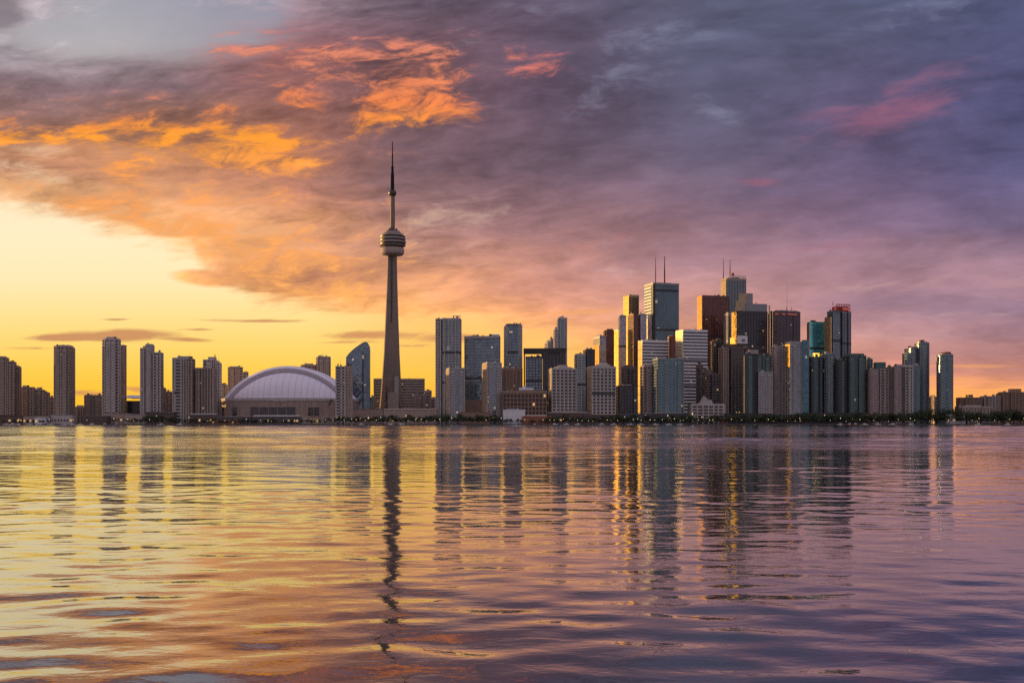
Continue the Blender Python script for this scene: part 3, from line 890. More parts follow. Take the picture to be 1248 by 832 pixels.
def tower(name, label, Y, x0, xm, x1, top, st, fp='rect', rot=None, base=None, masses=None, pent=None, depth=None, cat='building', group=None, pm='conc_grey', flank=None, parapet=True):
    """One building placed where it stands: silhouette x0..x1, near corner xm between its left flank and its front, roofline top (photo reference marks), at distance Y.
    masses: lower or taller wings (x0, x1, top[, style[, fp]]); pent: rooftop plant rooms (x0, x1, top[, material])."""
    pxc = (x0 + x1) / 2
    a = math.atan((pxc - 624) / F)
    rot = DEF_ROT if rot is None else R(rot)
    phi = rot + a
    k = Y * math.cos(a) / F                        # metres seen per mark
    sid = abs(math.sin(phi))
    if xm is None or sid < 0.06:
        d = depth or max(18.0, min(34.0, (x1 - x0) * k * .9))
        w = max(4.0, ((x1 - x0) * k - d * sid) / math.cos(phi))
    else:
        ls = (xm - x0) if phi > 0 else (x1 - xm)
        d = depth or max(10.0, min(60.0, ls * k / sid))
        w = max(4.0, ((x1 - x0) * k - d * sid) / math.cos(phi))
    root = empty(name, (wx(pxc, Y + d * .5), Y + d * .5, GZ - .3), rot, label, cat, group)
    zt = wz(top, Y) - (GZ - .3)
    zb = 0.0 if base is None else wz(base, Y) - GZ

    def sub(q0, q1):
        lc = ((q0 + q1) / 2 - pxc) * k / math.cos(phi)
        lw = w * (q1 - q0) / (x1 - x0)
        return lc, lw
    box_styles = ('whiteband', 'steel', 'greyband', 'gold')
    if masses is None and fp == 'rect' and not flank and w > 15 and st not in box_styles and not isinstance(st, dict):
        FP['rect_bay'] = bay
        fp = 'rect_bay'
    if masses is None:
        facade(root, FP[fp](w, d), zb, zt, st)
        if parapet:
            MB().prism(grow(FP[fp](w, d), .25), zt + .1, zt + 1.5).build('parapet', M[(ST[st] if isinstance(st, str) else st)['band'] or 'conc_grey'], root)
    else:
        for i, ms in enumerate(masses):
            q0, q1, tp = ms[:3]
            s_ = ms[3] if len(ms) > 3 and ms[3] else st
            f_ = ms[4] if len(ms) > 4 and ms[4] else 'rect'
            dd = ms[5] if len(ms) > 5 else 0.0
            lc, lw = sub(q0, q1)
            if f_ == 'rect' and lw > 16 and isinstance(s_, str) and s_ not in box_styles:
                FP['rect_bay'] = bay
                f_ = 'rect_bay'
            z1 = wz(tp, Y) - (GZ - .3)
            dp = d * (1 - .03 * i)
            facade(root, FP[f_](lw - .06, dp, lc, dd + (d - dp) * .5 * (1 if i % 2 else -1)), zb, z1, s_)
    if flank:  # side panel whose warm tint stands for sunlight on the left flank
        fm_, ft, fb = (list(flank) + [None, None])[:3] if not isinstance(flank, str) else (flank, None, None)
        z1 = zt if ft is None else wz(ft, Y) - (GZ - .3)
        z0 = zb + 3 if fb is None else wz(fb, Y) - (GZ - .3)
        MB().box(-w / 2 - .85, 0, .9, d * .94, z0, z1 - .4).build('sun_tint_side_cladding' if not fm_.startswith('g_') else 'sun_tint_side_glazing', M[fm_], root)
        jt = MB()
        for j in range(1, 4):
            jt.box(-w / 2 - 1.0, -d * .47 + d * .94 * j / 4, .9, .35, z0 + .3, z1 - .7)
        for j in range(1, max(2, int((z1 - z0) / 16))):
            zq = z0 + (z1 - z0) * j / max(2, int((z1 - z0) / 16))
            jt.box(-w / 2 - .98, 0, .84, d * .93, zq, zq + .5)
        jt.build('side_joints', M['dark'], root)
    rr = random.Random(int(x0 * 31 + Y))
    tops = [(x0, x1, zt)] if masses is None else [(ms[0], ms[1], wz(ms[2], Y) - (GZ - .3)) for ms in masses]
    for (q0, q1, zr) in tops:
        for j in range(2 if q1 - q0 < 12 else 4):
            lc, lw = sub(q0, q1)
            bw = rr.uniform(2.0, 4.5)
            ux = lc + (rr.random() - .5) * max(.5, lw - bw - 2)
            MB().box(ux, -d * .3 + rr.uniform(0, .5) * d, bw, rr.uniform(2, 4), zr - .3, zr + rr.choice([1.8, 2.6, 3.4, 4.4])).build('rooftop_unit', M[rr.choice(['steel', 'conc_grey', 'dark'])], root)
        if rr.random() < .45:
            lc, lw = sub(q0, q1)
            ux = lc + (rr.random() - .5) * lw * .7
            MB().bar((ux, 0, zr - .3), (ux, 0, zr + rr.uniform(6, 11)), .22, .14, 5).build('rooftop_aerial', M['dark'], root)
    if pent is None and masses is None:
        q0, q1 = x0 + (x1 - x0) * rr.uniform(.12, .3), x1 - (x1 - x0) * rr.uniform(.12, .4)
        lc, lw = sub(q0, q1)
        MB().box(lc, 0, lw, d * .5, zt - .2, zt + rr.uniform(3.0, 4.5)).build('mechanical_penthouse', M[rr.choice(['dark', 'steel', 'conc_grey'])], root)
    for i, pn in enumerate(pent or []):
        q0, q1, tp = pn[:3]
        lc, lw = sub(q0, q1)
        roof = pn[4] if len(pn) > 4 else None
        zr = zt if roof is None else wz(roof, Y) - (GZ - .3)
        MB().box(lc, .02 * i, lw, d * (.55 - .04 * i), zr - 1.0, wz(tp, Y) - (GZ - .3)).build('mechanical_penthouse', M[pn[3] if len(pn) > 3 and pn[3] else pm], root)
    return root, dict(k=k, w=w, d=d, zt=zt, sub=sub, Y=Y, phi=phi)


def mast(root, info, px, top, roof, r=.45, name='antenna', mat='mast', dy=0.0):
    lc, _ = info['sub'](px - .5, px + .5)
    Y = info['Y']
    z0, z1 = wz(roof, Y) - GZ, wz(top, Y) - GZ
    MB().bar((lc, dy, z0 - .8), (lc, dy, z0 + (z1 - z0) * .55), r, r * .8).bar((lc, dy, z0 + (z1 - z0) * .55), (lc, dy, z1), r * .7, r * .4).build(name, M[mat], root)

# ================================================================== THE SKYLINE, from left to right
# ---- west condominiums
tower('condo_tower', 'stepped brown condo block cut by the left edge of the picture', 1930, -14, None, 18, 439, 'brown', masses=[(-14, 10, 435), (10, 18.5, 440)], pent=[(0, 8, 433.5, None, 435)])
tower('condo_tower', 'narrow brown condo tower joined beside the stepped block at far left', 1960, 17.5, None, 25.5, 447, 'brown', pent=[(19, 24, 445.5)])
tower('apartment_block', 'low terraced pinkish apartment block right of the far left condos', 2000, 25, None, 54, 473, 'warm', masses=[(25, 42, 471.5), (42, 54, 474.5)], pent=[(28, 33, 469.5, None, 471.5), (45, 50, 473, None, 474.5)])
tower('apartment_block', 'small sloping brown block at the left foot of the first tall tower', 1985, 53, None, 66, 479, 'brown', masses=[(53, 60, 478), (60, 66, 484)])
t, i_ = tower('condo_tower', 'first tall free standing condo tower from the left, with a raised crown', 1920, 65.5, 70, 92, 422, 'warm', fp='chamfer', rot=10, pent=[(71, 91, 419.5)])
tower('house_row', 'low pale house row seen between the two tallest left towers', 2050, 92, None, 104, 496, 'low')
tower('apartment_block', 'squat flat roofed brown block left of the tallest left tower', 1990, 103, None, 124.5, 482, 'brown', pent=[(108, 113, 480.5)])
t, i_ = tower('condo_tower', 'tallest of the left condo towers, grey with a fine window grid', 1900, 124.5, None, 147.5, 413, 'grey', pent=[(130, 141, 410)], fp='chamfer', rot=8)
t, i_ = tower('condo_tower', 'slim dark condo tower half hidden behind the tallest left tower', 2010, 147, None, 153.5, 423, 'brown', rot=8)
MB().prism(grow(rect(i_['w'], i_['d']), 1.6), i_['zt'] + 1.6, i_['zt'] + 4.2).build('roof_slab', M['conc_brown'], t)
t, i_ = tower('condo_tower', 'grey condo tower with a round topped middle and lower right shoulder', 1900, 173, None, 198, 428, 'grey', rot=8,
              masses=[(173, 177.5, 424), (177.5, 188, 420, 'grey', 'oval', -1.5), (188, 198, 429)], pent=[(178.5, 187, 418.6, None, 420)])
tower('apartment_block', 'dark brown block between the round topped tower and the two tone tower', 1975, 197, None, 211.5, 477, 'brown', masses=[(197, 202, 473), (202, 211.5, 477)])
tower('condo_tower', 'two tone condo tower, pale grid left and brown stack right', 1890, 211, None, 236, 436, 'grey', rot=6, masses=[(211, 228.5, 436, 'pale'), (228.5, 236, 436.5, 'brown')], pent=[(216, 232, 433.5, None, 436)])
tower('condo_tower', 'brown vertically ribbed slab tower left of the domed stadium', 1905, 237.5, None, 264, 449, 'ribbed', rot=5, pent=[(241, 258, 447.8)])
t, i_ = tower('condo_tower', 'grey stepped tower with a rooftop mast behind the ribbed brown slab', 2010, 248, None, 269, 438, 'grey', rot=8, masses=[(248, 264, 438), (264, 269, 441.5)], pent=[(253.5, 264, 434.5, None, 438)])
mast(t, i_, 262, 430.5, 434.5, 1.0)
tower('apartment_block', 'small beige block squeezed between the grey stepped tower and the dome', 2060, 266, None, 277, 469, 'warm')
tower('condo_tower', 'brown tower rising behind the left slope of the stadium roof', 2150, 278, None, 302, 447, 'brown', masses=[(278, 295.5, 447), (295.5, 302, 453)], pent=[(281, 293, 446, None, 447)])
tower('condo_tower', 'low dark tower top behind the right slope of the stadium roof', 2160, 366, None, 386, 445, 'brown')
tower('condo_tower', 'taller brown tower behind the right slope of the stadium roof', 2150, 385.5, None, 403, 435, 'warm', pent=[(387, 391, 433.6), (395, 401, 434)])


# ---- arena with a pale curved roof, far left
def arena():
    Y = 2030
    root = empty('arena', (wx(163.5, Y), Y + 20, GZ - .3), 0, 'small low arena with a pale curved roof between two left towers', 'arena')
    w, z1 = 21 * Y / F, wz(488, Y) - GZ
    facade(root, rect(w, 36), 0, z1, 'lowdark')
    P = []
    for i in range(9):
        t = i / 8
        P.append((-18.5 + 37 * t, z1 + .3 + (wz(481, Y) - GZ - z1) * math.sin(math.pi * (.12 + .76 * t)) ** .7))
    m = MB()
    rings = [[(-w / 2 - 1, y, z) for y, z in P] + [(-w / 2 - 1, y, z - 1.2) for y, z in P[::-1]], [(w / 2 + 1, y, z) for y, z in P] + [(w / 2 + 1, y, z - 1.2) for y, z in P[::-1]]]
    m.loft(rings).build('roof', M['roof_white'], root)
arena()


# ---- domed stadium
def stadium():
    Y = 1985.0
    k = Y / F
    cx = wx(346, Y)
    root = empty('stadium', (cx, Y, GZ - .3), 0, 'huge brown stadium with a white retractable dome roof left of the tall concrete tower', 'stadium')
    z0 = wz(484.8, Y) - GZ
    W = 79.5 * k
    fr = 67 * k
    body = [(-fr, -22), (fr, -22), (W + 2, 18), (W + 2, 110), (fr, 150), (-fr, 150), (-W - 2, 110), (-W - 2, 18)]
    MB().prism(body, 0, z0 - 1.2).build('drum_wall', M['conc_brown'], root)
    MB().prism(grow(body, 1.0), z0 - 5.0, z0 - .6).build('roof_track_beam', M['conc_grey'], root)
    MB().prism(grow(body, 2.0), 0, wz(506.8, Y) - GZ).build('podium', M['conc_warm'], root)
    rb = MB()
    for q in range(-9, 10):
        rb.box(q * fr / 9.4, -22.3, 1.1, 1.0, wz(506, Y) - GZ, z0 - 5.2)
    rb.build('wall_pilasters', M['conc_brown'], root)
    # openings in the front wall
    for (q0, q1, t0, t1, nm) in ((308.5, 363.5, 495.8, 506, 5), (286.5, 293, 495.8, 506, 1), (378, 392, 496, 506, 2)):
        a, b_ = (q0 - 346) * k, (q1 - 346) * k
        zz0, zz1 = wz(t1, Y) - GZ, wz(t0, Y) - GZ
        wn = MB().box((a + b_) / 2, -22.2, b_ - a, 1.6, zz0, zz1).build('window', M['g_dark' if nm != 2 else 'g_violet'], root)
        f = MB()
        for j in range(nm + 1):
            f.box(a + (b_ - a) * j / max(nm, 1), -22.35, .7, 1.7, zz0 - .2, zz1 + .3)
        f.box((a + b_) / 2, -22.3, b_ - a + .9, 1.9, zz1 + .05, zz1 + .8)
        f.build('frame', M['conc_warm'], wn)
    for sx in (-1, 1):
        a = (fr + (W + 2)) / 2 * sx
        L = math.hypot(W + 2 - fr, 40)
        u = ((W + 2 - fr) / L * 1.0, 40 / L * sx)
        m = MB().obox(a - .35 * sx, -2.7, u[0], u[1], 12, 1.6, wz(507, Y) - GZ, wz(496, Y) - GZ)
        m.build('window', M['g_dark'], root)
    # lettering over the front windows
    zs = wz(488.5, Y) - GZ
    MB().lathe([(1.9, -.15), (1.9, .15)], 20).build('sign_emblem', M['white'], root)
    e = root.children[-1]
    e.rotation_euler = (R(90), 0, 0); e.location = ((334 - 346) * k, -23.4, zs)
    cu = bpy.data.curves.new('sign_lettering', 'FONT')
    cu.body = 'ROGERS CENTRE'
    cu.size = 3.0; cu.extrude = .12; cu.align_x = 'LEFT'; cu.align_y = 'CENTER'
    cu.materials.append(M['white'])
    tmp = bpy.data.objects.new('sign_lettering', cu)
    to = bpy.data.objects.new('sign_lettering', bpy.data.meshes.new_from_object(tmp))
    bpy.data.objects.remove(tmp)
    COL.objects.link(to); to.parent = root
    to.rotation_euler = (R(90), 0, 0); to.location = ((336 - 346) * k, -23.4, zs)
    # roof: outer arch band, fascia, quarter dome in front, vault behind
    def arc(hw, rise, y, n=48):
        rad = (hw * hw + rise * rise) / (2 * rise)
        th = math.asin(min(1.0, hw / rad))
        return [(rad * math.sin(th * (2 * i / n - 1)), y, z0 + rad * math.cos(th * (2 * i / n - 1)) - (rad - rise)) for i in range(n + 1)]
    z_out = wz(444.2, Y) - GZ - z0
    z_mid = wz(447.6, Y) - GZ - z0
    z_in = wz(453.3, Y) - GZ - z0
    m = MB().grid([arc(W, z_out, 40), arc(W - 1.0, z_out - .8, 30), arc(W - 9.0, z_mid, 24)])
    m.build('roof_arch_rim', M['roof_white'], root, smooth=True)
    m = MB().grid([arc(W - 9.0, z_mid - .02, 24.05), arc(66.3 * k, z_in, 30)])
    m.build('roof_arch_fascia', M['roof_seam_shade'], root)  # darker underside of the arch painted in grey
    hw = 66.5 * k
    P = []
    nu, nv = 40, 14
    for j in range(nv + 1):
        s = math.pi / 2 * j / nv
        row = []
        for (x_, _, z_) in arc(hw, z_in + .3, 0, nu):
            u_ = max(0.0, 1 - (x_ / hw) ** 2) ** .5
            row.append((x_, 29 - 46 * math.sin(s) * u_, z0 + (z_ - z0) * math.cos(s)))
        P.append(row)
    MB().grid(P).build('roof_front_panel', M['roof_white'], root, smooth=True)
    for i in range(2, nu - 1, 2):
        rings = []
        for j in range(nv + 1):
            x_, y_, z_ = P[j][i]
            rings.append([(x_ - .25, y_ - .3, z_ + .1), (x_ + .25, y_ - .3, z_ + .1), (x_ + .25, y_ + .3, z_ - .3), (x_ - .25, y_ + .3, z_ - .3)])
        MB().loft(rings).build('roof_seam', M['roof_seam_shade'], root)
    MB().grid([arc(W, z_out - .05, 40.05), arc(W, z_out, 90), arc(W * .99, z_out * .9, 115), arc(W * .98, z_out * .5, 140), arc(W * .97, .3, 150)]).build('roof_rear_vault', M['roof_white'], root, smooth=True)
stadium()


# ---- concrete observation tower
def obs_tower():
    Y = 2186.0
    root = empty('observation_tower', (wx(478.3, Y), Y, GZ - .3), 0, 'very tall tapering concrete observation tower with a ring shaped pod and spire', 'tower')
    k = Y / F
    zz = lambda py: wz(py, Y) - (GZ - .3)
    # three-legged shaft: leg reach by height
    def half(py):
        pts = [(311, 5.6), (340, 6.3), (390, 8.2), (430, 10.0), (460, 12.0), (485, 13.9), (500, 15.2), (516, 16.6)]
        for (a, b), (c, d) in zip(pts, pts[1:]):
            if py <= c:
                return b + (d - b) * (py - a) / (c - a)
        return pts[-1][1]
    rings = []
    for py in [516, 508, 500, 492, 484, 472, 460, 445, 430, 410, 390, 365, 340, 325, 308]:
        R_ = half(py) * k * 1.06
        c = 4.6 + R_ * .20
        tip = 2.6 + R_ * .035
        ring = []
        for q in range(3):
            a = R(-40 + 120 * q)
            ca, sa = math.cos(a), math.sin(a)
            for (rr, tt) in ((c * .9, -c * .52), (R_ * .97, -tip), (R_, -tip * .5), (R_, tip * .5), (R_ * .97, tip), (c * .9, c * .52)):
                ring.append((rr * ca - tt * sa, rr * sa + tt * ca, zz(py)))
        rings.append(ring)
    MB().loft(rings).build('shaft', M['conc_tower'], root)
    el = MB()
    for q in range(3):
        a = R(20 + 120 * q)
        el.obox(math.cos(a) * 5.2, math.sin(a) * 5.2, -math.sin(a), math.cos(a), 3.4, 3.0, 8, zz(312))
    el.build('elevator_flute_shade', M['dark'], root)  # elevator runs coloured dark to carry the shade of the flutes
    # pod
    q = lambda px: px * k
    MB().lathe([(q(5.5), zz(312)), (q(12.4), zz(310.8)), (q(13.8), zz(309.2)), (q(14.3), zz(306.5)), (q(14.0), zz(303.2)), (q(12.5), zz(301.6))], 56).build('radome', M['conc_warm'], root, smooth=True)
    MB().lathe([(q(13.4), zz(301.4)), (q(14.2), zz(299.4)), (q(15.6), zz(299)), (q(15.6), zz(288)), (q(13), zz(287))], 56).build('pod_glazing', M['black'], root)
    decks = MB()
    for (a, b, r0, r1) in ((300.4, 299.0, 15.4, 16.3), (296.4, 294.4, 16.6, 16.6), (292.0, 290.2, 16.2, 15.6), (288.2, 286.2, 14.6, 13.8), (285.2, 283.8, 11.6, 10.8)):
        decks.lathe([(q(r0) - .6, zz(a)), (q(r0), zz(a) + .2), (q(r1), zz(b) - .2), (q(r1) - .6, zz(b))], 56)
    decks.build('pod_decks', M['conc_brown'], root)
    MB().lathe([(q(13), zz(287.2)), (q(12.2), zz(285)), (q(9.6), zz(284.5)), (q(8.8), zz(281.8))], 48).build('pod_roof', M['conc_tower'], root)
    eq = MB()
    for s in range(9):
        a = s * .7
        eq.box(math.cos(a) * q(4.9), math.sin(a) * q(4.9), 3.2, 3.2, zz(282), zz(278.5 + (s % 3)))
    eq.build('rooftop_equipment', M['dark'], root)
    # upper shaft
    MB().prism([(q(3.1) * math.cos(R(60 * i)), q(3.1) * math.sin(R(60 * i))) for i in range(6)], zz(284), zz(237), [(q(2.9) * math.cos(R(60 * i)), q(2.9) * math.sin(R(60 * i))) for i in range(6)]).build('upper_shaft', M['conc_tower'], root)
    MB().lathe([(q(3.1), zz(239)), (q(4.7), zz(237.2)), (q(4.9), zz(235)), (q(4.3), zz(233)), (q(2.6), zz(232))], 40).build('upper_pod', M['dark'], root)
    an = MB().lathe([(q(2.25), zz(233)), (q(2.05), zz(212)), (q(1.6), zz(211.6)), (q(1.45), zz(205)), (q(1.7), zz(204.8)), (q(1.7), zz(203.2)), (q(.85), zz(203)), (q(.75), zz(189)), (q(.95), zz(188.8)), (q(.95), zz(188)), (q(.6), zz(187.8)), (q(.55), zz(180)), (q(.4), zz(172.6))], 14)
    an.build('antenna', M['mast'], root)
    # entrance block between the legs
    MB().box(4, -24, 22, 16, 0, zz(478)).build('elevator_lobby', M['conc_warm'], root)
    MB().box(10.5, -22, 7.5, 10, zz(478.2), zz(459)).build('service_riser', M['conc_pale'], root)
    MB().box(-7.5, -32.5, 3.2, 2, 0, zz(472)).build('lobby_glazing', M['g_dark'], root)
obs_tower()

# ---- round the foot of the observation tower
t, i_ = tower('condo_tower', 'narrow tower standing before the right end of the stadium, windows left and blank brown right', 1890, 409.5, None, 430, 446, 'grey', rot=8, masses=[(409.5, 420.5, 446, 'grey'), (420.5, 430, 445.2, dict(ST['brown'], core='conc_brown', pier=None, band=None))])


def sail_tower():
    Y = 2090.0
    k = Y / F
    root = empty('glass_tower', (wx(435, Y), Y + 16, GZ - .3), R(6), 'blue glass tower with a curved sail shaped top beside the concrete tower', 'building')
    zz = lambda py: wz(py, Y) - GZ
    prof = [(420.5, 436), (424, 431), (428, 427), (432, 423.5), (436, 420.6), (440, 418), (443.5, 416.2), (446, 417), (448, 420), (449.6, 424)]
    pts = [((px - 435) * k, zz(py)) for px, py in prof]
    def slab(y0, y1, nm, mat, a=0, b=None, dz=0.0):
        p = pts[a:b]
        ring = [(p[0][0], 0)] + [(x, z - dz) for x, z in p] + [(p[-1][0], 0)]
        MB().loft([[(x, y1, z) for x, z in ring], [(x, y0, z) for x, z in ring]]).build(nm, M[mat], root)
    slab(-8, 22, 'curtain_wall', 'g_blue')
    slab(-13, -8.05, 'front_glass_bay', 'g_blue', 0, 6, 13.0)
    slab(-11, -8.05, 'side_glass_bay', 'g_steel', 7, None, 10.0)
    MB().box((440.5 - 435) * k, -9.2, 4.5, 3.0, 0, zz(430)).build('dark_recess', M['g_dark'], root)
    b = MB()
    z = 12.0
    while z < zz(425):
        xl = pts[0][0]
        for (x, zt) in pts:
            if zt > z + 2:
                xl = x; break
        b.box((xl + pts[-1][0]) / 2, 7, pts[-1][0] - xl + .8, 30.8, z, z + .8)
        z += 3.9
    b.build('spandrel_bands', M['steel'], root)
    rim = MB()
    for (x, zt), (x2, zt2) in zip(pts, pts[1:]):
        rim.bar((x, -8.2, zt + .3), (x2, -8.2, zt2 + .3), .8, n=5)
    rim.build('roof_rim', M['steel'], root)
sail_tower()
tower('office_building', 'small pale stepped building just left of the foot of the concrete tower', 2120, 446, None, 457, 484, 'low', masses=[(446, 451, 489), (451, 457, 484)])
tower('office_building', 'broad office block with pale horizontal bands behind the foot of the concrete tower', 2260, 455.5, None, 518, 462, 'greyband', rot=4, pent=[(470, 500, 461)])
tower('office_building', 'plain brown block in front of the right end of the banded office', 2190, 506.5, None, 519, 481, 'brown', rot=4)
tower('office_building', 'small banded block with a boxy top right of the banded office', 2200, 518, None, 526, 476.5, 'greyband', rot=4)
tower('office_building', 'low brown block touching the left foot of the tall grid tower', 2160, 525, None, 534, 486, 'brown', rot=4)

# ---- centre
t, i_ = tower('condo_tower', 'tall grey grid tower with a rooftop gantry, first big tower right of the concrete tower', 2010, 532.5, None, 562, 388, 'glassgrid', rot=-4, masses=[(532.5, 538.5, 388.2, 'grey'), (538.5, 562, 387.4, 'glassgrid')])
g = MB(); zr = i_['zt']
for q in (553, 561):
    lc, _ = i_['sub'](q - .4, q + .4); g.box(lc, -3, .9, .9, zr - .5, zr + 5.2)
lc, lw = i_['sub'](551.5, 562); g.box(lc, -3, lw, 1.4, zr + 5.25, zr + 6.4)
g.build('window_cleaning_gantry', M['steel'], t)
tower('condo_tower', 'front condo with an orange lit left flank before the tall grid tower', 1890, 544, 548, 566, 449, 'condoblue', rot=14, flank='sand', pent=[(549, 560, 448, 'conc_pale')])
t, i_ = tower('hotel_tower', 'wide blue glass slab with pale floor bands and a flat roof', 2080, 565.8, None, 610, 409, 'glassblue', rot=-2, masses=[(565.8, 610, 409.5, 'glassblue')], pent=[(576, 581, 407.5), (596, 609, 406.8, 'white')])
lc, lw = i_['sub'](566, 609.5)
MB().box(lc, 0, lw, i_['d'] + 3, wz(412, 2080) - GZ, wz(409.2, 2080) - GZ).build('roof_band', M['conc_pale'], t)
lc, lw = i_['sub'](566.5, 600)
MB().box(lc, -i_['d'] / 2 - 4, lw * .97, 8, 0, wz(487, 2080) - GZ).build('podium', M['brick'], t)
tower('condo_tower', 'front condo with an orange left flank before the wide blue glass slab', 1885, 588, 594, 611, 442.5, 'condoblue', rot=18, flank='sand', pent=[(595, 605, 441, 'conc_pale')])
tower('condo_tower', 'slender blue grey glass tower right of the wide blue slab', 2120, 614.6, None, 636, 395, 'glassblue', rot=0, masses=[(614.6, 618, 398, 'grey'), (618, 632.5, 395.2, 'glassblue', 'rect', -1.0), (632.5, 636, 396, 'grey')], pent=[(617, 635, 394, 'dark', 395.2)])
tower('apartment_block', 'brown banded slab at the foot of the slender blue grey tower', 2050, 610.5, None, 636.5, 449, 'brownband', rot=2)


def heritage_terminal():
    Y = 1875.0
    t, i_ = tower('terminal_building', 'wide brown brick waterfront terminal with rows of small windows and white roof plant', Y, 611.5, None, 666, 477, dict(ST['brick'], core='brick', pier=None, band=None), rot=2, depth=40, parapet=False)
    w, d, zt = i_['w'], i_['d'], i_['zt']
    b = MB()
    for j in range(13):
        b.box(-w / 2 + w * j / 12, -d / 2 - .2, 1.3, 1.2, .1, zt + .4)
    b.build('brick_pilasters', M['brick'], t)
    MB().prism(grow(rect(w, d), .9), zt - 1.0, zt + .7).build('cornice', M['sand'], t)
    nc, nr = 12, 6
    wm = {}
    for r_ in range(nr):
        z = 9.0 + r_ * (zt - 14.0) / (nr - .4)
        for c in range(nc):
            cx = -w / 2 + w * (c + .5) / nc
            lit = (r_ * 7 + c * 5) % 29 == 3
            key = 'shop' if lit else 'black'
            if key not in wm:
                wm[key] = MB().box(0, 0, w / nc * .56, .8, 0, 4.6).mesh('window', M[key])
            o = bpy.data.objects.new('window', wm[key]); COL.objects.link(o); o.parent = t
            o.location = (cx, -d / 2 - .05, z)
    lc, lw = i_['sub'](620, 664)
    MB().box(lc, 3, lw, d * .7, zt + .3, zt + 3.0).build('roof_storey', M['brick_dark'], t)
    lc, lw = i_['sub'](632, 650)
    MB().box(lc, -2, lw, 12, zt + 1, wz(472, Y) - GZ).build('roof_plant', M['white'], t)
    lc, lw = i_['sub'](636, 641)
    MB().lathe([(lw * .5, zt + 3), (lw * .5, wz(471, Y) - GZ), (lw * .35, wz(469.5, Y) - GZ)], 16, lc, -2.5).build('roof_tank', M['white'], t, smooth=True)
heritage_terminal()
tower('pavilion', 'low white walled hall at the foot of the brick terminal', 1838, 613, None, 640, 500, dict(ST['low'], core='white', band='white', pier=None, fh=8, bh=1.2, p=.2), rot=2, depth=12)
tower('pavilion', 'long low terracotta roofed hall along the quay before the brick terminal', 1836, 636, None, 672, 508, dict(ST['low'], core='rust', band='rust', pier=None, fh=9, bh=1.0, p=.25), rot=2, depth=12)

# black glass office with a stepped notch
t, i_ = tower('office_tower', 'black glass office with a big overhanging frame behind the brick terminal', 2060, 638, None, 690, 424, 'black', rot=-2, masses=[(660, 689, 429, 'black'), (640.8, 660.5, 434.5, dict(ST['black'], core='g_blue'), 'rect', -2.0)])
lc, lw = i_['sub'](638, 690)
MB().box(lc, 0, lw, i_['d'] * .98, wz(430, 2060) - GZ, wz(424, 2060) - GZ).build('roof_frame', M['black'], t)
lc, lw = i_['sub'](638.2, 639.8)
MB().box(lc, -8, lw, 3, 0, wz(430.2, 2060) - GZ).build('frame_column', M['black'], t)
lc, lw = i_['sub'](660.5, 661.6)
MB().box(lc, -i_['d'] / 2 - .8, lw, 1.2, 0, wz(437, 2060) - GZ).build('gold_edge_strip', M['g_gold'], t)  # thin strip, gold put into the colour along the edge
tower('condo_tower', 'slim dark condo tower with a stepped top rising behind the black glass office', 2170, 675.5, None, 691, 387, 'grey', rot=4, masses=[(675.5, 679, 401, 'grey'), (679, 691, 387, 'glassgrid')], pent=[(681, 687, 385.4, None, 387)])
tower('condo_tower', 'pale narrow tower top just left of the slim stepped dark tower', 2260, 665.5, None, 676, 413, 'pale', masses=[(665.5, 668, 417), (668, 676, 412.4)])


def pale_condo(label, Y, x0, xm, x1, top, crown, rot):
    t, i_ = tower('condo_tower', label, Y, x0, xm, x1, top, 'pale', fp='rect', rot=rot, flank='sand')
    lc, lw = i_['sub'](*crown[:2])
    zt = i_['zt']
    zc = wz(crown[2], Y) - GZ
    MB().prism(chamfer(lw, i_['d'] * .72, 5, lc), zt + .4, zc).build('crown_storey', M['stone_pale'], t)
    MB().prism(chamfer(lw * .6, i_['d'] * .45, 3, lc), zc + .1, zc + 3.2).build('roof_lantern', M['conc_grey'], t)
pale_condo('left of the two pale stone condos with octagonal crowns', 1900, 668.5, 673, 702, 449.5, (674, 697, 446.5), 12)
pale_condo('right of the two pale stone condos with octagonal crowns', 1895, 715.6, 722, 750, 447, (726, 744, 443.2), 12)

tower('office_tower', 'dark two step office block seen between the two pale octagonal condos', 2080, 700.8, None, 724, 427, 'black', rot=8, masses=[(700.8, 712, 431, 'glassgrid'), (712, 724, 425.4, 'black')], pent=[(714, 721, 424.3, 'dark', 425.4)])
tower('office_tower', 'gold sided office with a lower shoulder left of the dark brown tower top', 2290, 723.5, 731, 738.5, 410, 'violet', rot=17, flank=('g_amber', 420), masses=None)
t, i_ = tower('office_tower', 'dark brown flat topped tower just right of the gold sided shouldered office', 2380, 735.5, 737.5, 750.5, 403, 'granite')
tower('office_tower', 'narrow slab showing one tall gold lit glass sheet beside the flat topped brown tower', 2330, 749, 755, 757, 402, 'violet', rot=20, flank='g_gold')
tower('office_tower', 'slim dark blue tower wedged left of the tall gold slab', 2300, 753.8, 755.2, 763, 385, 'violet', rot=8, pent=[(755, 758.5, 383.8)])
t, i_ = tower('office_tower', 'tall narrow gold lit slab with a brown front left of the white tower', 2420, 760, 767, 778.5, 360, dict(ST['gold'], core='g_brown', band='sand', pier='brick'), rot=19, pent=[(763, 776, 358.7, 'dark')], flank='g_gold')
tower('office_tower', 'lower violet and brown glass slab in front of the tall gold slab', 2350, 767.5, None, 786.5, 382.5, 'violet', rot=17, masses=[(767.5, 775.5, 382.5, 'granite'), (775.5, 786.5, 382.2, 'violet')])


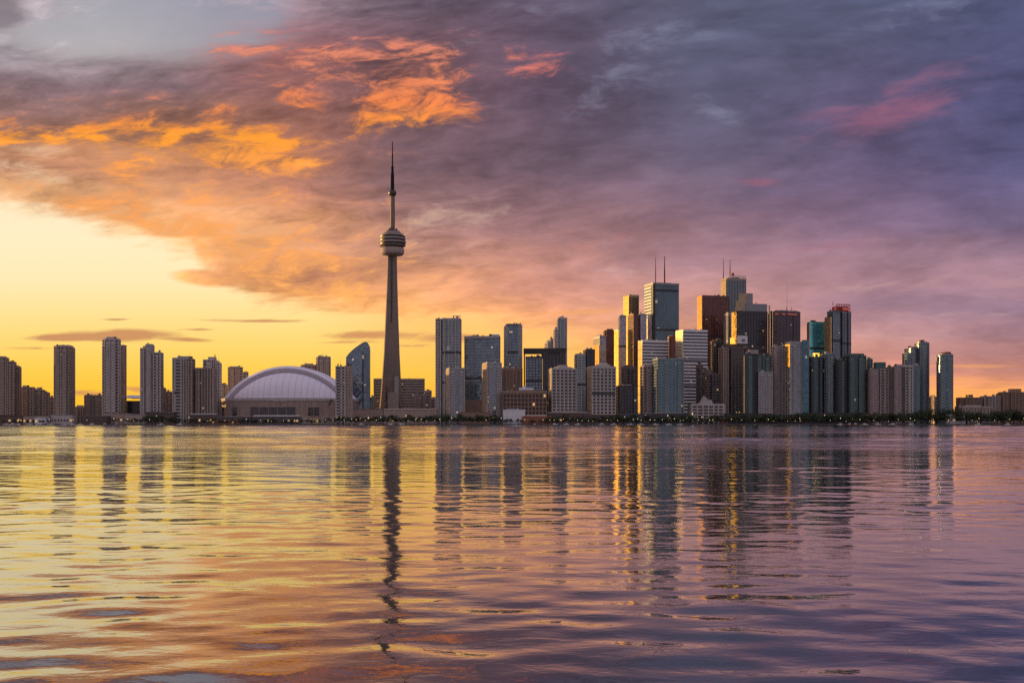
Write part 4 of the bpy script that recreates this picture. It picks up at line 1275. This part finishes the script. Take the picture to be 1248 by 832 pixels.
def white_tower():
    Y = 2360.0
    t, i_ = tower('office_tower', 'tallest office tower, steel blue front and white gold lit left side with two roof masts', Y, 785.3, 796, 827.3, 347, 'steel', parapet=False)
    w, d, zt = i_['w'], i_['d'], i_['zt']
    MB().prism(grow(rect(w, d), .8), zt + .02, zt + 7.0 - 3.2).build('roof_parapet', M['steel'], t)
    MB().box(.6, -d / 2 - .55, w * .93, .9, wz(355, Y) - GZ, wz(352.6, Y) - GZ).build('louver_band', M['black'], t)
    MB().box(-w / 2 + 2.2, -d / 2 + 2.0, 5.6, 5.6, 0, zt + 2.0).build('black_corner_box', M['black'], t)  # solid black box stands in for the dark corner recess
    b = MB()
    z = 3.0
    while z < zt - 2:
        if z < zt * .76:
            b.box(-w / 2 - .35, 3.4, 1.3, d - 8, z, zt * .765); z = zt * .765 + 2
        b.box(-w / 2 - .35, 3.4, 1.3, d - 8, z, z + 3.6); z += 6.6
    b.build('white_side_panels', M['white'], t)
    for px, tp, r in ((799, 312, 1.0), (810, 310, 1.5)):
        mast(t, i_, px, tp, 345.5, r)
    MB().box(2, 0, w * .55, d * .4, zt + 3.6, zt + 6.2).build('mechanical_penthouse', M['steel'], t)
white_tower()
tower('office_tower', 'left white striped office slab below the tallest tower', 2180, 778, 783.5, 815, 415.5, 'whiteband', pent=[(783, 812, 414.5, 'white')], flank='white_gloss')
tower('office_tower', 'small dark block between the two white striped office slabs', 2260, 814, None, 825, 410, 'granite')
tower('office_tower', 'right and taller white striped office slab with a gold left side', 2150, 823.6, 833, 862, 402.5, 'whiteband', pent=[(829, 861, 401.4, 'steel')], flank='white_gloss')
t, i_ = tower('condo_tower', 'teal glass waterfront condo with a rounded front before the white striped slabs', 1890, 795, 802, 833, 437.5, 'teal', fp='bow', rot=8, pent=[(804, 829, 436, 'steel')])
tower('condo_tower', 'lower banded wing with a sunlit top left of the rounded teal condo', 1920, 781, None, 797, 446.5, 'pinkcondo', rot=8)
tower('office_building', 'low black glass block with a lit entrance left of the banded condo wing', 1930, 749.5, None, 777, 470.5, 'black', rot=4)
t, i_ = tower('office_tower', 'dark brown bulky block tucked behind the low black glass block', 2060, 757, None, 776, 447, 'mix', rot=6, fp='chamfer')

# ---- financial core, right half
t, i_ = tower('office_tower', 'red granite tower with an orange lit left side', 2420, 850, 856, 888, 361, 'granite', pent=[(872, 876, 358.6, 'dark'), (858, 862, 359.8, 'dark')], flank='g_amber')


def lattice_tower():
    Y = 2460.0
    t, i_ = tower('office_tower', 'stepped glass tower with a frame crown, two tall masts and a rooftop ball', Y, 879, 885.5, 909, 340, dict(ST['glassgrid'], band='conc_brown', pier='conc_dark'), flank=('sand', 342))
    w, d = i_['w'], i_['d']
    zt = wz(340, Y) - GZ
    f = MB()
    lc, lw = i_['sub'](884, 908.5)
    for j in range(8):
        f.box(lc - lw / 2 + lw * j / 7, -d / 2 - .2, .9, .9, zt - 1, wz(336.2, Y) - GZ)
    f.box(lc, -d / 2 - .2, lw + 1, .8, wz(338, Y) - GZ, wz(337.4, Y) - GZ)
    f.box(lc, -d / 2 - .2, lw + 1, .8, wz(336.2, Y) - GZ, wz(335.7, Y) - GZ)
    f.build('crown_frame', M['conc_pale'], t)
    lc, lw = i_['sub'](889, 901)
    MB().box(lc, 2, lw, d * .5, zt - 1, wz(336.6, Y) - GZ).build('mechanical_penthouse', M['conc_warm'], t)
    lc, lw = i_['sub'](890.6, 895.4)
    r_ = lw * .5
    zc = wz(333.4, Y) - GZ
    MB().lathe([(.3, zc - r_)] + [(r_ * math.sin(R(180 * j / 8)), zc - r_ * math.cos(R(180 * j / 8))) for j in range(1, 8)] + [(.3, zc + r_)], 16, lc, 0).build('radome_ball', M['rust'], t, smooth=True)
    MB().bar((lc, 0, zt), (lc, 0, zc - r_ + .4), .8).build('ball_stand', M['dark'], t)
    mast(t, i_, 882.6, 314, 352, 1.0, dy=4); mast(t, i_, 890.8, 315, 338, 1.05, dy=4)
lattice_tower()


def crowned_tower():
    Y = 2300.0
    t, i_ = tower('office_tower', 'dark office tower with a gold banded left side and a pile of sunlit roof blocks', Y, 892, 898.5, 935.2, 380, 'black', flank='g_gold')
    d = i_['d']
    zz = lambda py: wz(py, Y) - GZ
    for (q0, q1, t0, t1, m, dd) in ((905, 935, 379.8, 369.5, 'steel', .8), (898, 909, 380, 366.5, 'sand', .6), (901, 908.5, 366.8, 357.2, 'sand', .3), (909.5, 917.5, 370, 356.6, 'steel', .3), (897.5, 902, 381, 374.5, 'sand', .7)):
        lc, lw = i_['sub'](q0, q1)
        MB().box(lc, .1 * q0 % 1.3, lw, d * dd, zz(t0) - .3, zz(t1)).build('roof_block', M[m], t)
    lc, lw = i_['sub'](934, 936)
    MB().box(lc, -d / 2 + 1.5, 1.6, 2.6, 0, zz(371)).build('corner_fin', M['sand'], t)
    mast(t, i_, 921.5, 366, 369.5, .8)
crowned_tower()
tower('office_tower', 'grey shaft tucked between the red granite tower and the gold banded tower', 2380, 882.5, None, 893, 382.5, 'glassgrid', pent=[(884.5, 888, 380)])


def maroon_tower():
    Y = 2340.0
    t, i_ = tower('office_tower', 'broad maroon office tower with red lit stripes under its roof', Y, 936.5, 940.5, 975, 380, 'maroon')
    d, zt, w = i_['d'], i_['zt'], i_['w']
    zz = lambda py: wz(py, Y) - GZ
    for q0, q1 in ((942, 946.5), (950.5, 955), (957, 970)):
        lc, lw = i_['sub'](q0, q1)
        MB().box(lc, -d / 2 - .8, lw, .8, zz(383.4), zz(381.8)).build('red_light_strip', M['redlight'], t)
    lc, lw = i_['sub'](948, 972)
    MB().box(lc, 0, lw, d * .5, zt + 1, zz(377.6)).build('mechanical_penthouse', M['conc_grey'], t)
    mast(t, i_, 959.3, 345, 377.6, .28); mast(t, i_, 964.5, 373, 378, .6); mast(t, i_, 958.5, 372.5, 378, .6)
maroon_tower()


def billboard():
    Y = 2200.0
    t, i_ = tower('office_tower', 'dark brown gridded block carrying a white roof billboard', Y, 878, 884, 912, 423.5, 'mix', masses=[(878, 884.5, 424, 'brown', 'rect', -1), (884.5, 912, 423.2, 'mix')])
    lc, lw = i_['sub'](868, 911)
    d = i_['d']
    zz = lambda py: wz(py, Y) - GZ
    lc, lw = i_['sub'](880, 911)
    MB().box(lc, 2, lw, d * .6, zz(424), zz(418.6)).build('mechanical_penthouse', M['brick_dark'], t)
    lc, lw = i_['sub'](887.5, 893.5)
    MB().box(lc, -d / 2 + 3, lw, 3, zz(418.8), zz(411.5)).build('gold_glow_roof_panel', M['gold_glow'], t)
    lc, lw = i_['sub'](895.5, 910.5)
    rb = MB()
    for s in (-.4, .4):
        rb.box(lc + lw * s, -d / 2 + 5, .8, .8, zz(420), zz(409))
    bb = MB().box(lc, -d / 2 + 4, lw, .9, zz(418), zz(408.4)).build('billboard_panel', M['white'], t)
    rb.build('billboard_posts', M['dark'], t)
    mk = MB()
    for j in range(4):
        mk.box(lc - lw * .05 + j * lw * .09, -d / 2 + 3.45, lw * .06, .3, zz(416), zz(412.2) - .8 * (j % 2))
    mk.build('billboard_mark', M['dark'], bb)
billboard()
tower('office_tower', 'dark shaft with yellow lit top windows left of the billboard block', 2260, 866.5, None, 879, 413.5, 'mix', rot=10, masses=[(866.5, 871.5, 416, 'mix'), (871.5, 879, 413.2, 'black')])
t, i_ = tower('hotel_building', 'ornate dark brown hotel with a stepped roof right of the taller white striped slab', 2080, 848.5, None, 867, 446, 'mix', rot=-14, masses=[(849, 856, 444, 'mix'), (856, 867, 450, 'mix')], pent=[(850.5, 854, 440.5, 'brick_dark', 444)])
t, i_ = tower('apartment_block', 'dark tower filling the gap behind the low gridded quay block', 2040, 858, None, 880, 456, 'mix', rot=10)
t, i_ = tower('warehouse', 'low grey gridded quay block with a white sculptural roof', 1885, 838.5, None, 884, 493, 'grey', rot=4, depth=30)
lc, lw = i_['sub'](851, 868)
zt = i_['zt']
MB().loft([[(lc - lw * .5, y, zt + .2), (lc + lw * .5, y, zt + .2), (lc + lw * .45, y, zt + 8), (lc + lw * .1, y, zt + 9), (lc - lw * .12, y, zt + 15), (lc - lw * .35, y, zt + 8)] for y in (4, -8)]).build('roof_shell', M['conc_pale'], t)

# ---- right-hand waterfront condominiums
t, i_ = tower('condo_tower', 'dark teal twin lobed condo with a thin yellow left edge', 1900, 904.8, 907, 940, 431, 'green', rot=6, masses=[(904.8, 921, 431, 'green', 'bow'), (919.5, 939, 432.5, 'green', 'rect', 2), (922, 939.5, 453, 'condoblue', 'bow', -5)], pent=[(910, 934, 429.6, 'dark', 431)])
lc, lw = i_['sub'](904.9, 905.9)
MB().box(lc, -i_['d'] / 2 - .8, lw, 1.6, 0, wz(433, 1900) - GZ).build('gold_edge_strip', M['g_gold'], t)  # narrow edge strip in the same gold tint
MB().box(*(i_['sub'](913, 923)[0], 0), 14, 12, wz(431, 1900) - GZ, wz(426, 1900) - GZ).build('warm_roof_storey', M['conc_warm'], t)  # plain warm concrete, no glow
tower('condo_tower', 'beige condo tower with pink vertical strips right of the twin lobed condo', 1915, 940.5, 945, 958, 421, 'pinkcondo', rot=10, masses=[(940.5, 951, 422, 'pinkcondo', 'bow'), (950, 958, 421, 'grey')])
t, i_ = tower('condo_tower', 'pale teal condo with a bright gold left flank', 1890, 957.5, 963.5, 983, 417, 'condoblue', rot=14, masses=None, flank=('g_gold', 419, 447))
lc, lw = i_['sub'](973, 983)
MB().box(lc, -i_['d'] / 2 - 1.4, lw, 2.4, 0, i_['zt'] + 4).build('teal_glass_bay', M['g_teal'], t)
t, i_ = tower('condo_tower', 'bright turquoise glass tower with a small roof box', 2240, 984, 987, 1005, 393, 'brightteal', rot=6, pent=[(988, 992.5, 390, 'dark')], flank='g_gold')


def red_crown_tower():
    Y = 2200.0
    t, i_ = tower('condo_tower', 'tall blue tower with a glowing red crown and gold balconies on its left', Y, 1006, 1013, 1035.3, 379, 'red', masses=[(1010, 1021, 379, 'glassblue', 'rect', -1.5), (1020, 1035.3, 379.4, 'red')])
    lc, lw = i_['sub'](1006, 1010.5)
    bal = MB().prism(rect(i_['w'] * .12, i_['d'] * .9, -i_['w'] / 2, 0), 0, wz(386, Y) - GZ)
    bal.build('sun_tint_side_glazing', M['g_gold'], t)  # left side glass in the gold sunlight tint
    xl, dd, ztop = -i_['w'] * .56, i_['d'] * .45, wz(386, Y) - GZ
    prof = [(xl + 3, 3.0), (xl, 3.0)]
    z = 4.0
    while z < ztop - 2:
        prof += [(xl, z), (xl - 1.5, z), (xl - 1.5, z + 1.5), (xl, z + 1.5)]; z += 4.2
    prof += [(xl, ztop), (xl + 3, ztop)]
    MB().loft([[(x_, -dd, z_) for x_, z_ in prof], [(x_, dd, z_) for x_, z_ in prof]]).build('balcony_stack', M['sand'], t)
    d = i_['d']
    zz = lambda py: wz(py, Y) - GZ
    lc, lw = i_['sub'](1013.2, 1035)
    c = MB()
    for j in range(9):
        c.box(lc - lw / 2 + lw * j / 8, -d / 2 + .5, 1.0, 1.0, zz(379.4), zz(370.5))
    c.box(lc, -d / 2 + .5, lw + .8, .8, zz(371), zz(370.2))
    c.build('crown_frame', M['red'], t)
    MB().box(lc, 0, lw * .94, d * .7, zz(379.6), zz(373)).build('crown_screen', M['red'], t)
    for q0, q1 in ((1013.5, 1016), (1022, 1034.5)):
        a, b = i_['sub'](q0, q1)
        MB().box(a, -d / 2 + .2, b, .5, zz(377.6), zz(374.6)).build('red_light_strip', M['redlight'], t)
    mast(t, i_, 1015.2, 366, 371, .7)
red_crown_tower()
t, i_ = tower('condo_tower', 'dark teal glass condo block with a gold lit roof block', 1925, 981, None, 1015.5, 432, 'green', rot=4, masses=[(981, 1000, 434.5, 'green'), (999.5, 1015.5, 431, 'teal', 'bow')])
lc, lw = i_['sub'](990, 997.5)
MB().box(lc, -4, lw, 10, wz(434.8, 1925) - GZ, wz(429.4, 1925) - GZ).build('gold_glow_roof_block', M['gold_glow'], t)
tower('condo_tower', 'wide dark green condo block with a flat green roof', 1915, 1014, None, 1055, 433, 'green', rot=0, masses=[(1014, 1028, 438, 'green', 'bow'), (1027, 1054, 433, 'green')], pent=[(1027.5, 1053.5, 430.3, 'teal_metal', 433)])
tower('condo_tower', 'dark green shoulder tower right of the wide green condo block', 1960, 1053, None, 1063, 438, 'green', rot=0, pent=[(1054, 1062.5, 436, 'teal_metal')])
tower('condo_tower', 'grey pink condo slab with a green roof box', 1900, 1057, None, 1081.5, 449, 'pinkcondo', rot=-4, pent=[(1064, 1080, 441, 'teal_metal')], masses=[(1057, 1069, 450, 'pinkcondo', 'bow'), (1069, 1081.5, 449, 'pinkcondo')])
tower('condo_tower', 'grey condo slab with dark vertical strips right of the green roof box', 1895, 1081, None, 1111, 446.5, 'grey', rot=-6, masses=[(1081, 1085.5, 447, 'mix'), (1085.5, 1097, 446.3, 'pinkcondo', 'bow'), (1097, 1100, 447, 'mix'), (1100, 1111, 446, 'grey')], pent=[(1090, 1101, 443.6, 'conc_pale', 446)])
tower('condo_tower', 'blue glass end bay at the right end of the grey condo slab', 1898, 1110.5, None, 1120.5, 446, 'teal', rot=-6)
t, i_ = tower('condo_tower', 'tall teal glass condo stepping up to a round crown', 1935, 1102, None, 1133, 420, 'teal', rot=-6, masses=[(1102, 1109, 429.5, 'teal'), (1105, 1115, 423.5, 'teal', 'bow', 3), (1113.5, 1133, 417.5, 'teal', 'oval', -1)], pent=[(1109.5, 1113.5, 421.8, 'rust', 423.5)])
lc, lw = i_['sub'](1115.5, 1131)
MB().prism(oval(lw, 20, lc, -1), wz(417.5, 1935) - GZ - .3, wz(415.5, 1935) - GZ).build('crown_storey', M['steel'], t)
lc, lw = i_['sub'](1118.5, 1127)
MB().prism(oval(lw, 14, lc, -1), wz(415.5, 1935) - GZ - .3, wz(413.4, 1935) - GZ).build('roof_lantern', M['rust'], t)
tower('apartment_block', 'low brown block in the gap between the two round crowned teal towers', 2000, 1132, None, 1141, 484, 'brown')
t, i_ = tower('condo_tower', 'last teal tower on the right, with a rounded top and a gold glint', 1900, 1140, None, 1163, 432.5, 'teal', fp='oval', rot=-10)
lc, lw = i_['sub'](1143, 1162)
MB().prism(oval(lw, i_['d'] * .8, lc), i_['zt'] + .2, wz(430.6, 1900) - GZ).build('crown_storey', M['steel'], t)
lc, lw = i_['sub'](1147, 1160)
MB().prism(oval(lw, i_['d'] * .6, lc), wz(430.6, 1900) - GZ - .2, wz(428.2, 1900) - GZ).build('roof_lantern', M['rust'], t)
lc, lw = i_['sub'](1140.2, 1142)
MB().box(lc, -i_['d'] * .2, lw, 5, wz(443, 1900) - GZ, wz(434, 1900) - GZ).build('painted_gold_glint', M['sand'], t)  # sand coloured box paints the gold glint near the top
t, i_ = tower('apartment_block', 'long low banded brown block at far right, stepping up toward the picture edge', 1960, 1167, None, 1262, 483, 'brownband', rot=-8,
              masses=[(1167, 1196, 484, 'brownband'), (1196, 1218, 482.5, 'low', 'rect', -2), (1218, 1262, 477.5, 'brownband')], pent=[(1178, 1184, 480.4, 'brick', 484), (1230, 1243.5, 473.5, 'brick', 477.5)])
tower('apartment_block', 'low pale block in front of the long banded block at far right', 1900, 1163.5, None, 1210, 496, 'low', rot=-6)

# ---- low fill along the quay (each a small building of its own)
low = [
    ('shed', 'long low marina shed with a pale pink roof at far left', 1845, 28, 60, 507, 'conc_warm', 'pink'),
    ('shed', 'small white marina office under the first tall left tower', 1838, 42, 55, 508.5, 'white', 'conc_grey'),
    ('shed', 'dark boathouse at the far left edge of the quay', 1850, -10, 27, 506, 'brick_dark', 'dark'),
    ('shed', 'grey boat shed under the first tall left tower', 1850, 62, 88, 505, 'conc_grey', 'steel'),
    ('shed', 'low long quay building with a pale roof left of the tallest left tower', 1850, 100, 130, 506.5, 'brick_dark', 'conc_pale'),
    ('shed', 'brown podium block under the tallest left tower', 1870, 126, 156, 503, 'conc_brown', 'dark'),
    ('shed', 'pale flat roofed hall right of the tallest left tower', 1860, 152, 176, 504.5, 'conc_warm', 'conc_pale'),
    ('shed', 'dark hall under the round topped tower', 1875, 176, 212, 503, 'brick_dark', 'dark'),
    ('shed', 'low pavilion with a white roof before the ribbed brown slab', 1850, 231, 262, 505, 'brick_dark', 'conc_pale'),
    ('shed', 'long glass pavilion with a pale roof edge before the stadium windows', 1842, 262, 306, 507.5, 'g_dark', 'conc_pale'),
    ('shed', 'terracotta kiosk row before the left part of the stadium', 1838, 258, 292, 512, 'rust', 'rust'),
    ('shed', 'dark glass quay hall before the big stadium window', 1840, 308, 364, 507, 'g_dark', 'conc_grey'),
    ('shed', 'small sand coloured kiosk before the right part of the stadium', 1836, 378, 389, 508, 'sand', 'rust'),
    ('shed', 'brown podium hall between the narrow tower and the concrete tower', 1960, 428, 466, 498, 'conc_brown', 'conc_brown'),
    ('shed', 'brown windowed hall at the foot of the concrete tower', 1900, 468, 532, 499, 'conc_brown', 'conc_warm'),
    ('shed', 'brick podium between the two orange flanked condos', 1875, 562, 596, 502, 'brick', 'brick'),
    ('shed', 'grey podium under the left pale octagonal condo', 1880, 664, 716, 503, 'brick_dark', 'conc_brown'),
    ('shed', 'grey podium under the right pale octagonal condo', 1876, 712, 756, 505, 'brick_dark', 'conc_brown'),
    ('shed', 'dark glazed ferry hall before the low black glass block', 1850, 752, 794, 505, 'g_dark', 'dark'),
    ('shed', 'dark podium under the rounded teal condo', 1868, 786, 840, 503.5, 'dark', 'conc_grey'),
    ('shed', 'small orange lit kiosk on the quay right of the grey gridded block', 1834, 879, 887, 510, 'rust', 'rust'),
    ('shed', 'dark podium under the dark teal twin lobed condo', 1870, 886, 940, 504, 'dark', 'dark'),
    ('shed', 'dark podium under the pale teal condo with the gold flank', 1866, 938, 984, 505, 'dark', 'teal_metal'),
    ('shed', 'dark podium under the wide dark green condo', 1872, 982, 1060, 503, 'dark', 'dark'),
    ('shed', 'small white harbour office among the trees at right', 1842, 1154, 1176, 504, 'white', 'conc_grey'),
]
for (nm, lb, Y, q0, q1, tp, m1, m2) in low:
    k = Y / F
    w, d = (q1 - q0) * k, 10 + (q1 - q0) * .25
    t = empty('quay_building', (wx((q0 + q1) / 2, Y), Y + d / 2, GZ - .3), 0, lb, 'building')
    zt = wz(tp, Y) - GZ
    MB().box(0, 0, w, d, 0, zt).build('wall', M[m1], t)
    if rng.random() < .5:
        MB().prism(rect(w + 1.6, d + 1.6), zt + .02, zt + .6).build('roof', M[m2], t)
    else:
        MB().loft([[(-w / 2 - .8, y, zt + .02), (w / 2 + .8, y, zt + .02), (w / 2 + .4, y, zt + .5 + hh), (-w / 2 - .4, y, zt + .5 + hh)] for y, hh in ((d / 2 + .8, 0), (0, 1.6), (-d / 2 - .8, 0))]).build('roof', M[m2], t)
    nwin = max(2, int(w / 4.5))
    wmesh = {}
    for j in range(min(nwin, 24)):
        key = 'shop' if rng.random() < .16 else 'g_dark'
        if key not in wmesh:
            wmesh[key] = MB().box(0, 0, w / min(nwin, 24) * .6, .4, 0, min(3.2, zt * .5)).mesh('window', M[key])
        o = bpy.data.objects.new('window', wmesh[key]); COL.objects.link(o); o.parent = t
        o.location = (-w / 2 + w * (j + .5) / min(nwin, 24), -d / 2 - .08, zt * .28)

# ------------------------------------------------------------------ trees on the shore
def tree_proto(seed, h, wd, leaf):
    r = random.Random(seed)
    root = empty('shore_tree', (0, 0, 0), 0, 'x', 'tree')
    tk = MB().bar((0, 0, -.3), (.2, .1, h * .45), .32, .2)
    for i in range(5):
        a = r.uniform(0, 6.28)
        tk.bar((.15, .08, h * (.3 + .04 * i)), (math.cos(a) * wd * .3, math.sin(a) * wd * .3, h * (.55 + .06 * i)), .14, .05, 4)
    tk.build('trunk', M['bark'], root)
    cl = []
    for i in range(11):
        a, q = r.uniform(0, 6.28), r.uniform(0, 1) ** .6
        zc = h * r.uniform(.36, .88)
        lim = wd * .5 * (1 - abs(zc / h - .52) * 1.25)
        cl.append((math.cos(a) * q * lim, math.sin(a) * q * lim, zc, r.uniform(.13, .24) * h))
    m = MB()
    for (cx, cy, cz, rr) in cl:
        for _ in range(46):
            v = Vector((r.gauss(0, 1), r.gauss(0, 1), r.gauss(0, .8)))
            v = v.normalized() * rr * r.uniform(.55, 1.08)
            p = Vector((cx, cy, max(cz + v.z, h * .18)))
            p.x += v.x; p.y += v.y
            n = (v.normalized() + Vector((r.uniform(-.7, .7), r.uniform(-.7, .7), r.uniform(-.3, .9)))).normalized()
            a = n.orthogonal().normalized(); b = n.cross(a)
            s = r.uniform(.5, 1.0) * h * .062
            t = r.uniform(0, 3.14)
            a, b = a * math.cos(t) + b * math.sin(t), b * math.cos(t) - a * math.sin(t)
            bi = len(m.v)
            m.v += [tuple(p + a * s), tuple(p + b * s * .7), tuple(p - a * s * .9), tuple(p - b * s * .75)]
            m.f.append([bi, bi + 1, bi + 2, bi + 3])
    m.build('crown', M[leaf], root)
    return root


protos = [tree_proto(1, 12, 10, 'leaf'), tree_proto(2, 14, 11, 'leaf'), tree_proto(3, 11, 10, 'leaf_olive'), tree_proto(4, 15, 10, 'leaf'), tree_proto(5, 12, 13, 'leaf')]
used = [False] * len(protos)


def plant(px, Y, h, label, group, pi=None):
    pi = rng.randrange(len(protos)) if pi is None else pi
    p = protos[pi]
    o = p if not used[pi] else copy_tree(p)
    used[pi] = True
    h0 = (12, 14, 11, 15, 12)[pi]
    s = h / h0
    o.location = (wx(px, Y), Y, GZ - .2)
    o.rotation_euler = (0, 0, rng.uniform(0, 6.28))
    o.scale = (s * rng.uniform(.9, 1.2), s * rng.uniform(.9, 1.2), s)
    o['label'] = label
    o['group'] = group
    return o


# (from, to, count, height range, distance range, where)
belts = [
    (0, 60, 6, (5, 8), (1826, 1842), 'among the marina sheds at far left'),
    (155, 172, 4, (7, 10), (1828, 1850), 'on the quay right of the tallest left tower'),
    (174, 212, 9, (10, 15), (1828, 1850), 'in the clump under the round topped tower'),
    (212, 262, 8, (6, 10), (1828, 1846), 'before the two tone tower and the ribbed slab'),
    (264, 400, 18, (6, 9), (1826, 1838), 'in the row along the quay before the stadium'),
    (400, 470, 14, (10, 15), (1828, 1850), 'before the narrow tower and the sail shaped glass tower'),
    (470, 535, 16, (10, 17), (1826, 1845), 'at the foot of the tall concrete tower'),
    (535, 612, 18, (10, 17), (1826, 1850), 'before the two orange flanked condos'),
    (612, 670, 8, (6, 9), (1826, 1834), 'before the brick terminal'),
    (668, 755, 22, (9, 16), (1826, 1850), 'before the two pale octagonal condos'),
    (755, 840, 22, (9, 16), (1826, 1848), 'before the low black block and the rounded teal condo'),
    (838, 905, 18, (9, 16), (1826, 1850), 'before the low grey gridded quay block'),
    (900, 985, 24, (12, 19), (1826, 1852), 'before the twin lobed and gold flanked condos'),
    (985, 1060, 22, (13, 20), (1826, 1855), 'before the wide green condos'),
    (1060, 1118, 18, (13, 20), (1826, 1858), 'before the grey pink condo slabs'),
    (1112, 1165, 18, (16, 26), (1826, 1862), 'in the clump before the round crowned teal towers'),
    (1165, 1262, 30, (15, 24), (1826, 1865), 'before the long banded block at far right'),
]
for (a, b, n, hh, yy, where) in belts:
    for j in range(n):
        px = a + (b - a) * (j + rng.uniform(.15, .85)) / n
        plant(px, rng.uniform(*yy), rng.uniform(*hh), 'leafy dark green tree ' + where, 'trees ' + where)


# ------------------------------------------------------------------ lit lamps along the promenade
def lamp_proto(mat):
    root = empty('street_lamp', (0, 0, 0), 0, 'x', 'street lamp')
    MB().bar((0, 0, 0), (0, 0, 5.2), .14, .1, 6).lathe([(.3, 0), (.3, .5), (.16, .6)], 8).build('pole', M['dark'], root)
    MB().lathe([(.15, 5.0)] + [(.5 * math.sin(R(180 * j / 6)), 5.5 - .5 * math.cos(R(180 * j / 6))) for j in range(1, 6)] + [(.1, 6.0)], 10).build('lamp_globe', M[mat], root, smooth=True)
    return root


lamps = [lamp_proto('lamp'), lamp_proto('lamp_white')]
lused = [False, False]
runs = [
    (0, 120, 7, 'among the marina sheds at far left'), (130, 262, 9, 'on the quay under the left condo towers'), (264, 400, 9, 'on the quay before the stadium'),
    (400, 470, 9, 'on the quay left of the concrete tower'), (470, 535, 10, 'at the foot of the concrete tower'), (535, 612, 9, 'on the quay before the orange flanked condos'),
    (612, 670, 6, 'on the quay before the brick terminal'), (668, 755, 15, 'on the quay before the pale octagonal condos'), (755, 840, 17, 'on the quay before the rounded teal condo'),
    (838, 905, 9, 'on the quay before the grey gridded block'), (900, 985, 11, 'on the quay before the gold flanked condo'), (985, 1060, 10, 'on the quay before the wide green condos'),
    (1060, 1165, 8, 'under the trees before the grey condo slabs'), (1165, 1250, 7, 'under the trees at far right'),
]
for (a, b, n, where) in runs:
    for j in range(n):
        wi = 1 if rng.random() < .35 else 0
        o = lamps[wi] if not lused[wi] else copy_tree(lamps[wi])
        lused[wi] = True
        px = a + (b - a) * (j + rng.uniform(.1, .9)) / n
        Y = 1813 + 60 * rng.random() ** 1.6
        o.location = (wx(px, Y), Y, GZ - .15)
        s = rng.uniform(.7, 1.25) * (1 + (Y - 1813) / 40)
        o.scale = (s ** .5, s ** .5, s)
        o['label'] = ('white' if wi else 'warm yellow') + ' lit globe lamp ' + where
        o['group'] = ('white' if wi else 'yellow') + ' lamps ' + where


# ------------------------------------------------------------------ boats moored along the seawall
def boat_proto(kind, hull):
    root = empty('sailboat' if kind == 'sail' else 'motorboat', (0, 0, 0), 0, 'x', 'boat')
    L, B = (11, 3.4) if kind == 'sail' else (10, 3.6)
    rings = []
    for t, bw, z in ((-.5, .75, 1.1), (-.2, 1, 1.1), (.15, .92, 1.2), (.38, .5, 1.35), (.5, .06, 1.5)):
        x = t * L
        rings.append([(x, -B / 2 * bw, z), (x, -B / 2 * bw * .6, -.4), (x, B / 2 * bw * .6, -.4), (x, B / 2 * bw, z)])
    MB().loft(rings).build('hull', M[hull], root)
    MB().prism(rect(L * .38, B * .6, -.4, 0), 1.05, 2.0 if kind == 'sail' else 2.7, rect(L * .32, B * .5, -.5, 0)).build('cabin', M['hull_white'], root)
    if kind == 'sail':
        MB().bar((.6, 0, 1), (.6, 0, 14), .09, .06, 5).build('mast', M['steel'], root)
        MB().bar((.6, 0, 2.6), (-4.2, 0, 2.7), .2, .16, 5).build('boom', M['hull_blue'], root)
    else:
        MB().box(-.5, 0, L * .24, B * .56, 2.2, 2.5).build('windscreen', M['g_dark'], root)
    return root


protoB = {}
boats = [
    (['sail', 'hull_white'], 'white hulled sailboat moored among the marina sheds at far left', [8, 22, 36, 62, 79, 98]),
    (['motor', 'hull_white'], 'white motorboat moored at the far left marina', [15, 48, 88, 112]),
    (['motor', 'hull_blue'], 'blue hulled motorboat moored under the tallest left tower', [128, 141]),
    (['motor', 'hull_white'], 'white motorboat moored under the two tone left tower', [196, 219]),
    (['motor', 'hull_white'], 'white motorboat moored at the foot of the concrete tower', [440, 476, 489]),
    (['sail', 'hull_blue'], 'blue hulled sailboat moored before the brick terminal', [628, 652]),
    (['motor', 'hull_white'], 'white motorboat moored before the pale octagonal condos', [676, 690, 704, 733, 748]),
    (['sail', 'hull_white'], 'white sailboat moored before the rounded teal condo', [768, 781, 799, 815, 829]),
    (['motor', 'hull_red'], 'red hulled motorboat moored before the wide green condos', [1035, 1043]),
    (['motor', 'hull_white'], 'white motorboat moored before the grey pink condo slabs', [1024, 1054, 1070, 1088, 1110]),
    (['motor', 'hull_white'], 'white motorboat moored under the trees at far right', [1192, 1228]),
]
for (kd, lb, pos) in boats:
    key = tuple(kd)
    for px in pos:
        if key not in protoB:
            protoB[key] = o = boat_proto(*kd)
        else:
            o = copy_tree(protoB[key])
        Y = rng.uniform(1797, 1802)
        o.location = (wx(px, Y), Y, 0.05)
        o.rotation_euler = (0, 0, rng.choice([0, math.pi]) + rng.uniform(-.25, .25))
        o['label'] = lb
        o['group'] = lb.split(' moored ')[0] + 's ' + lb.split(' moored ')[1]
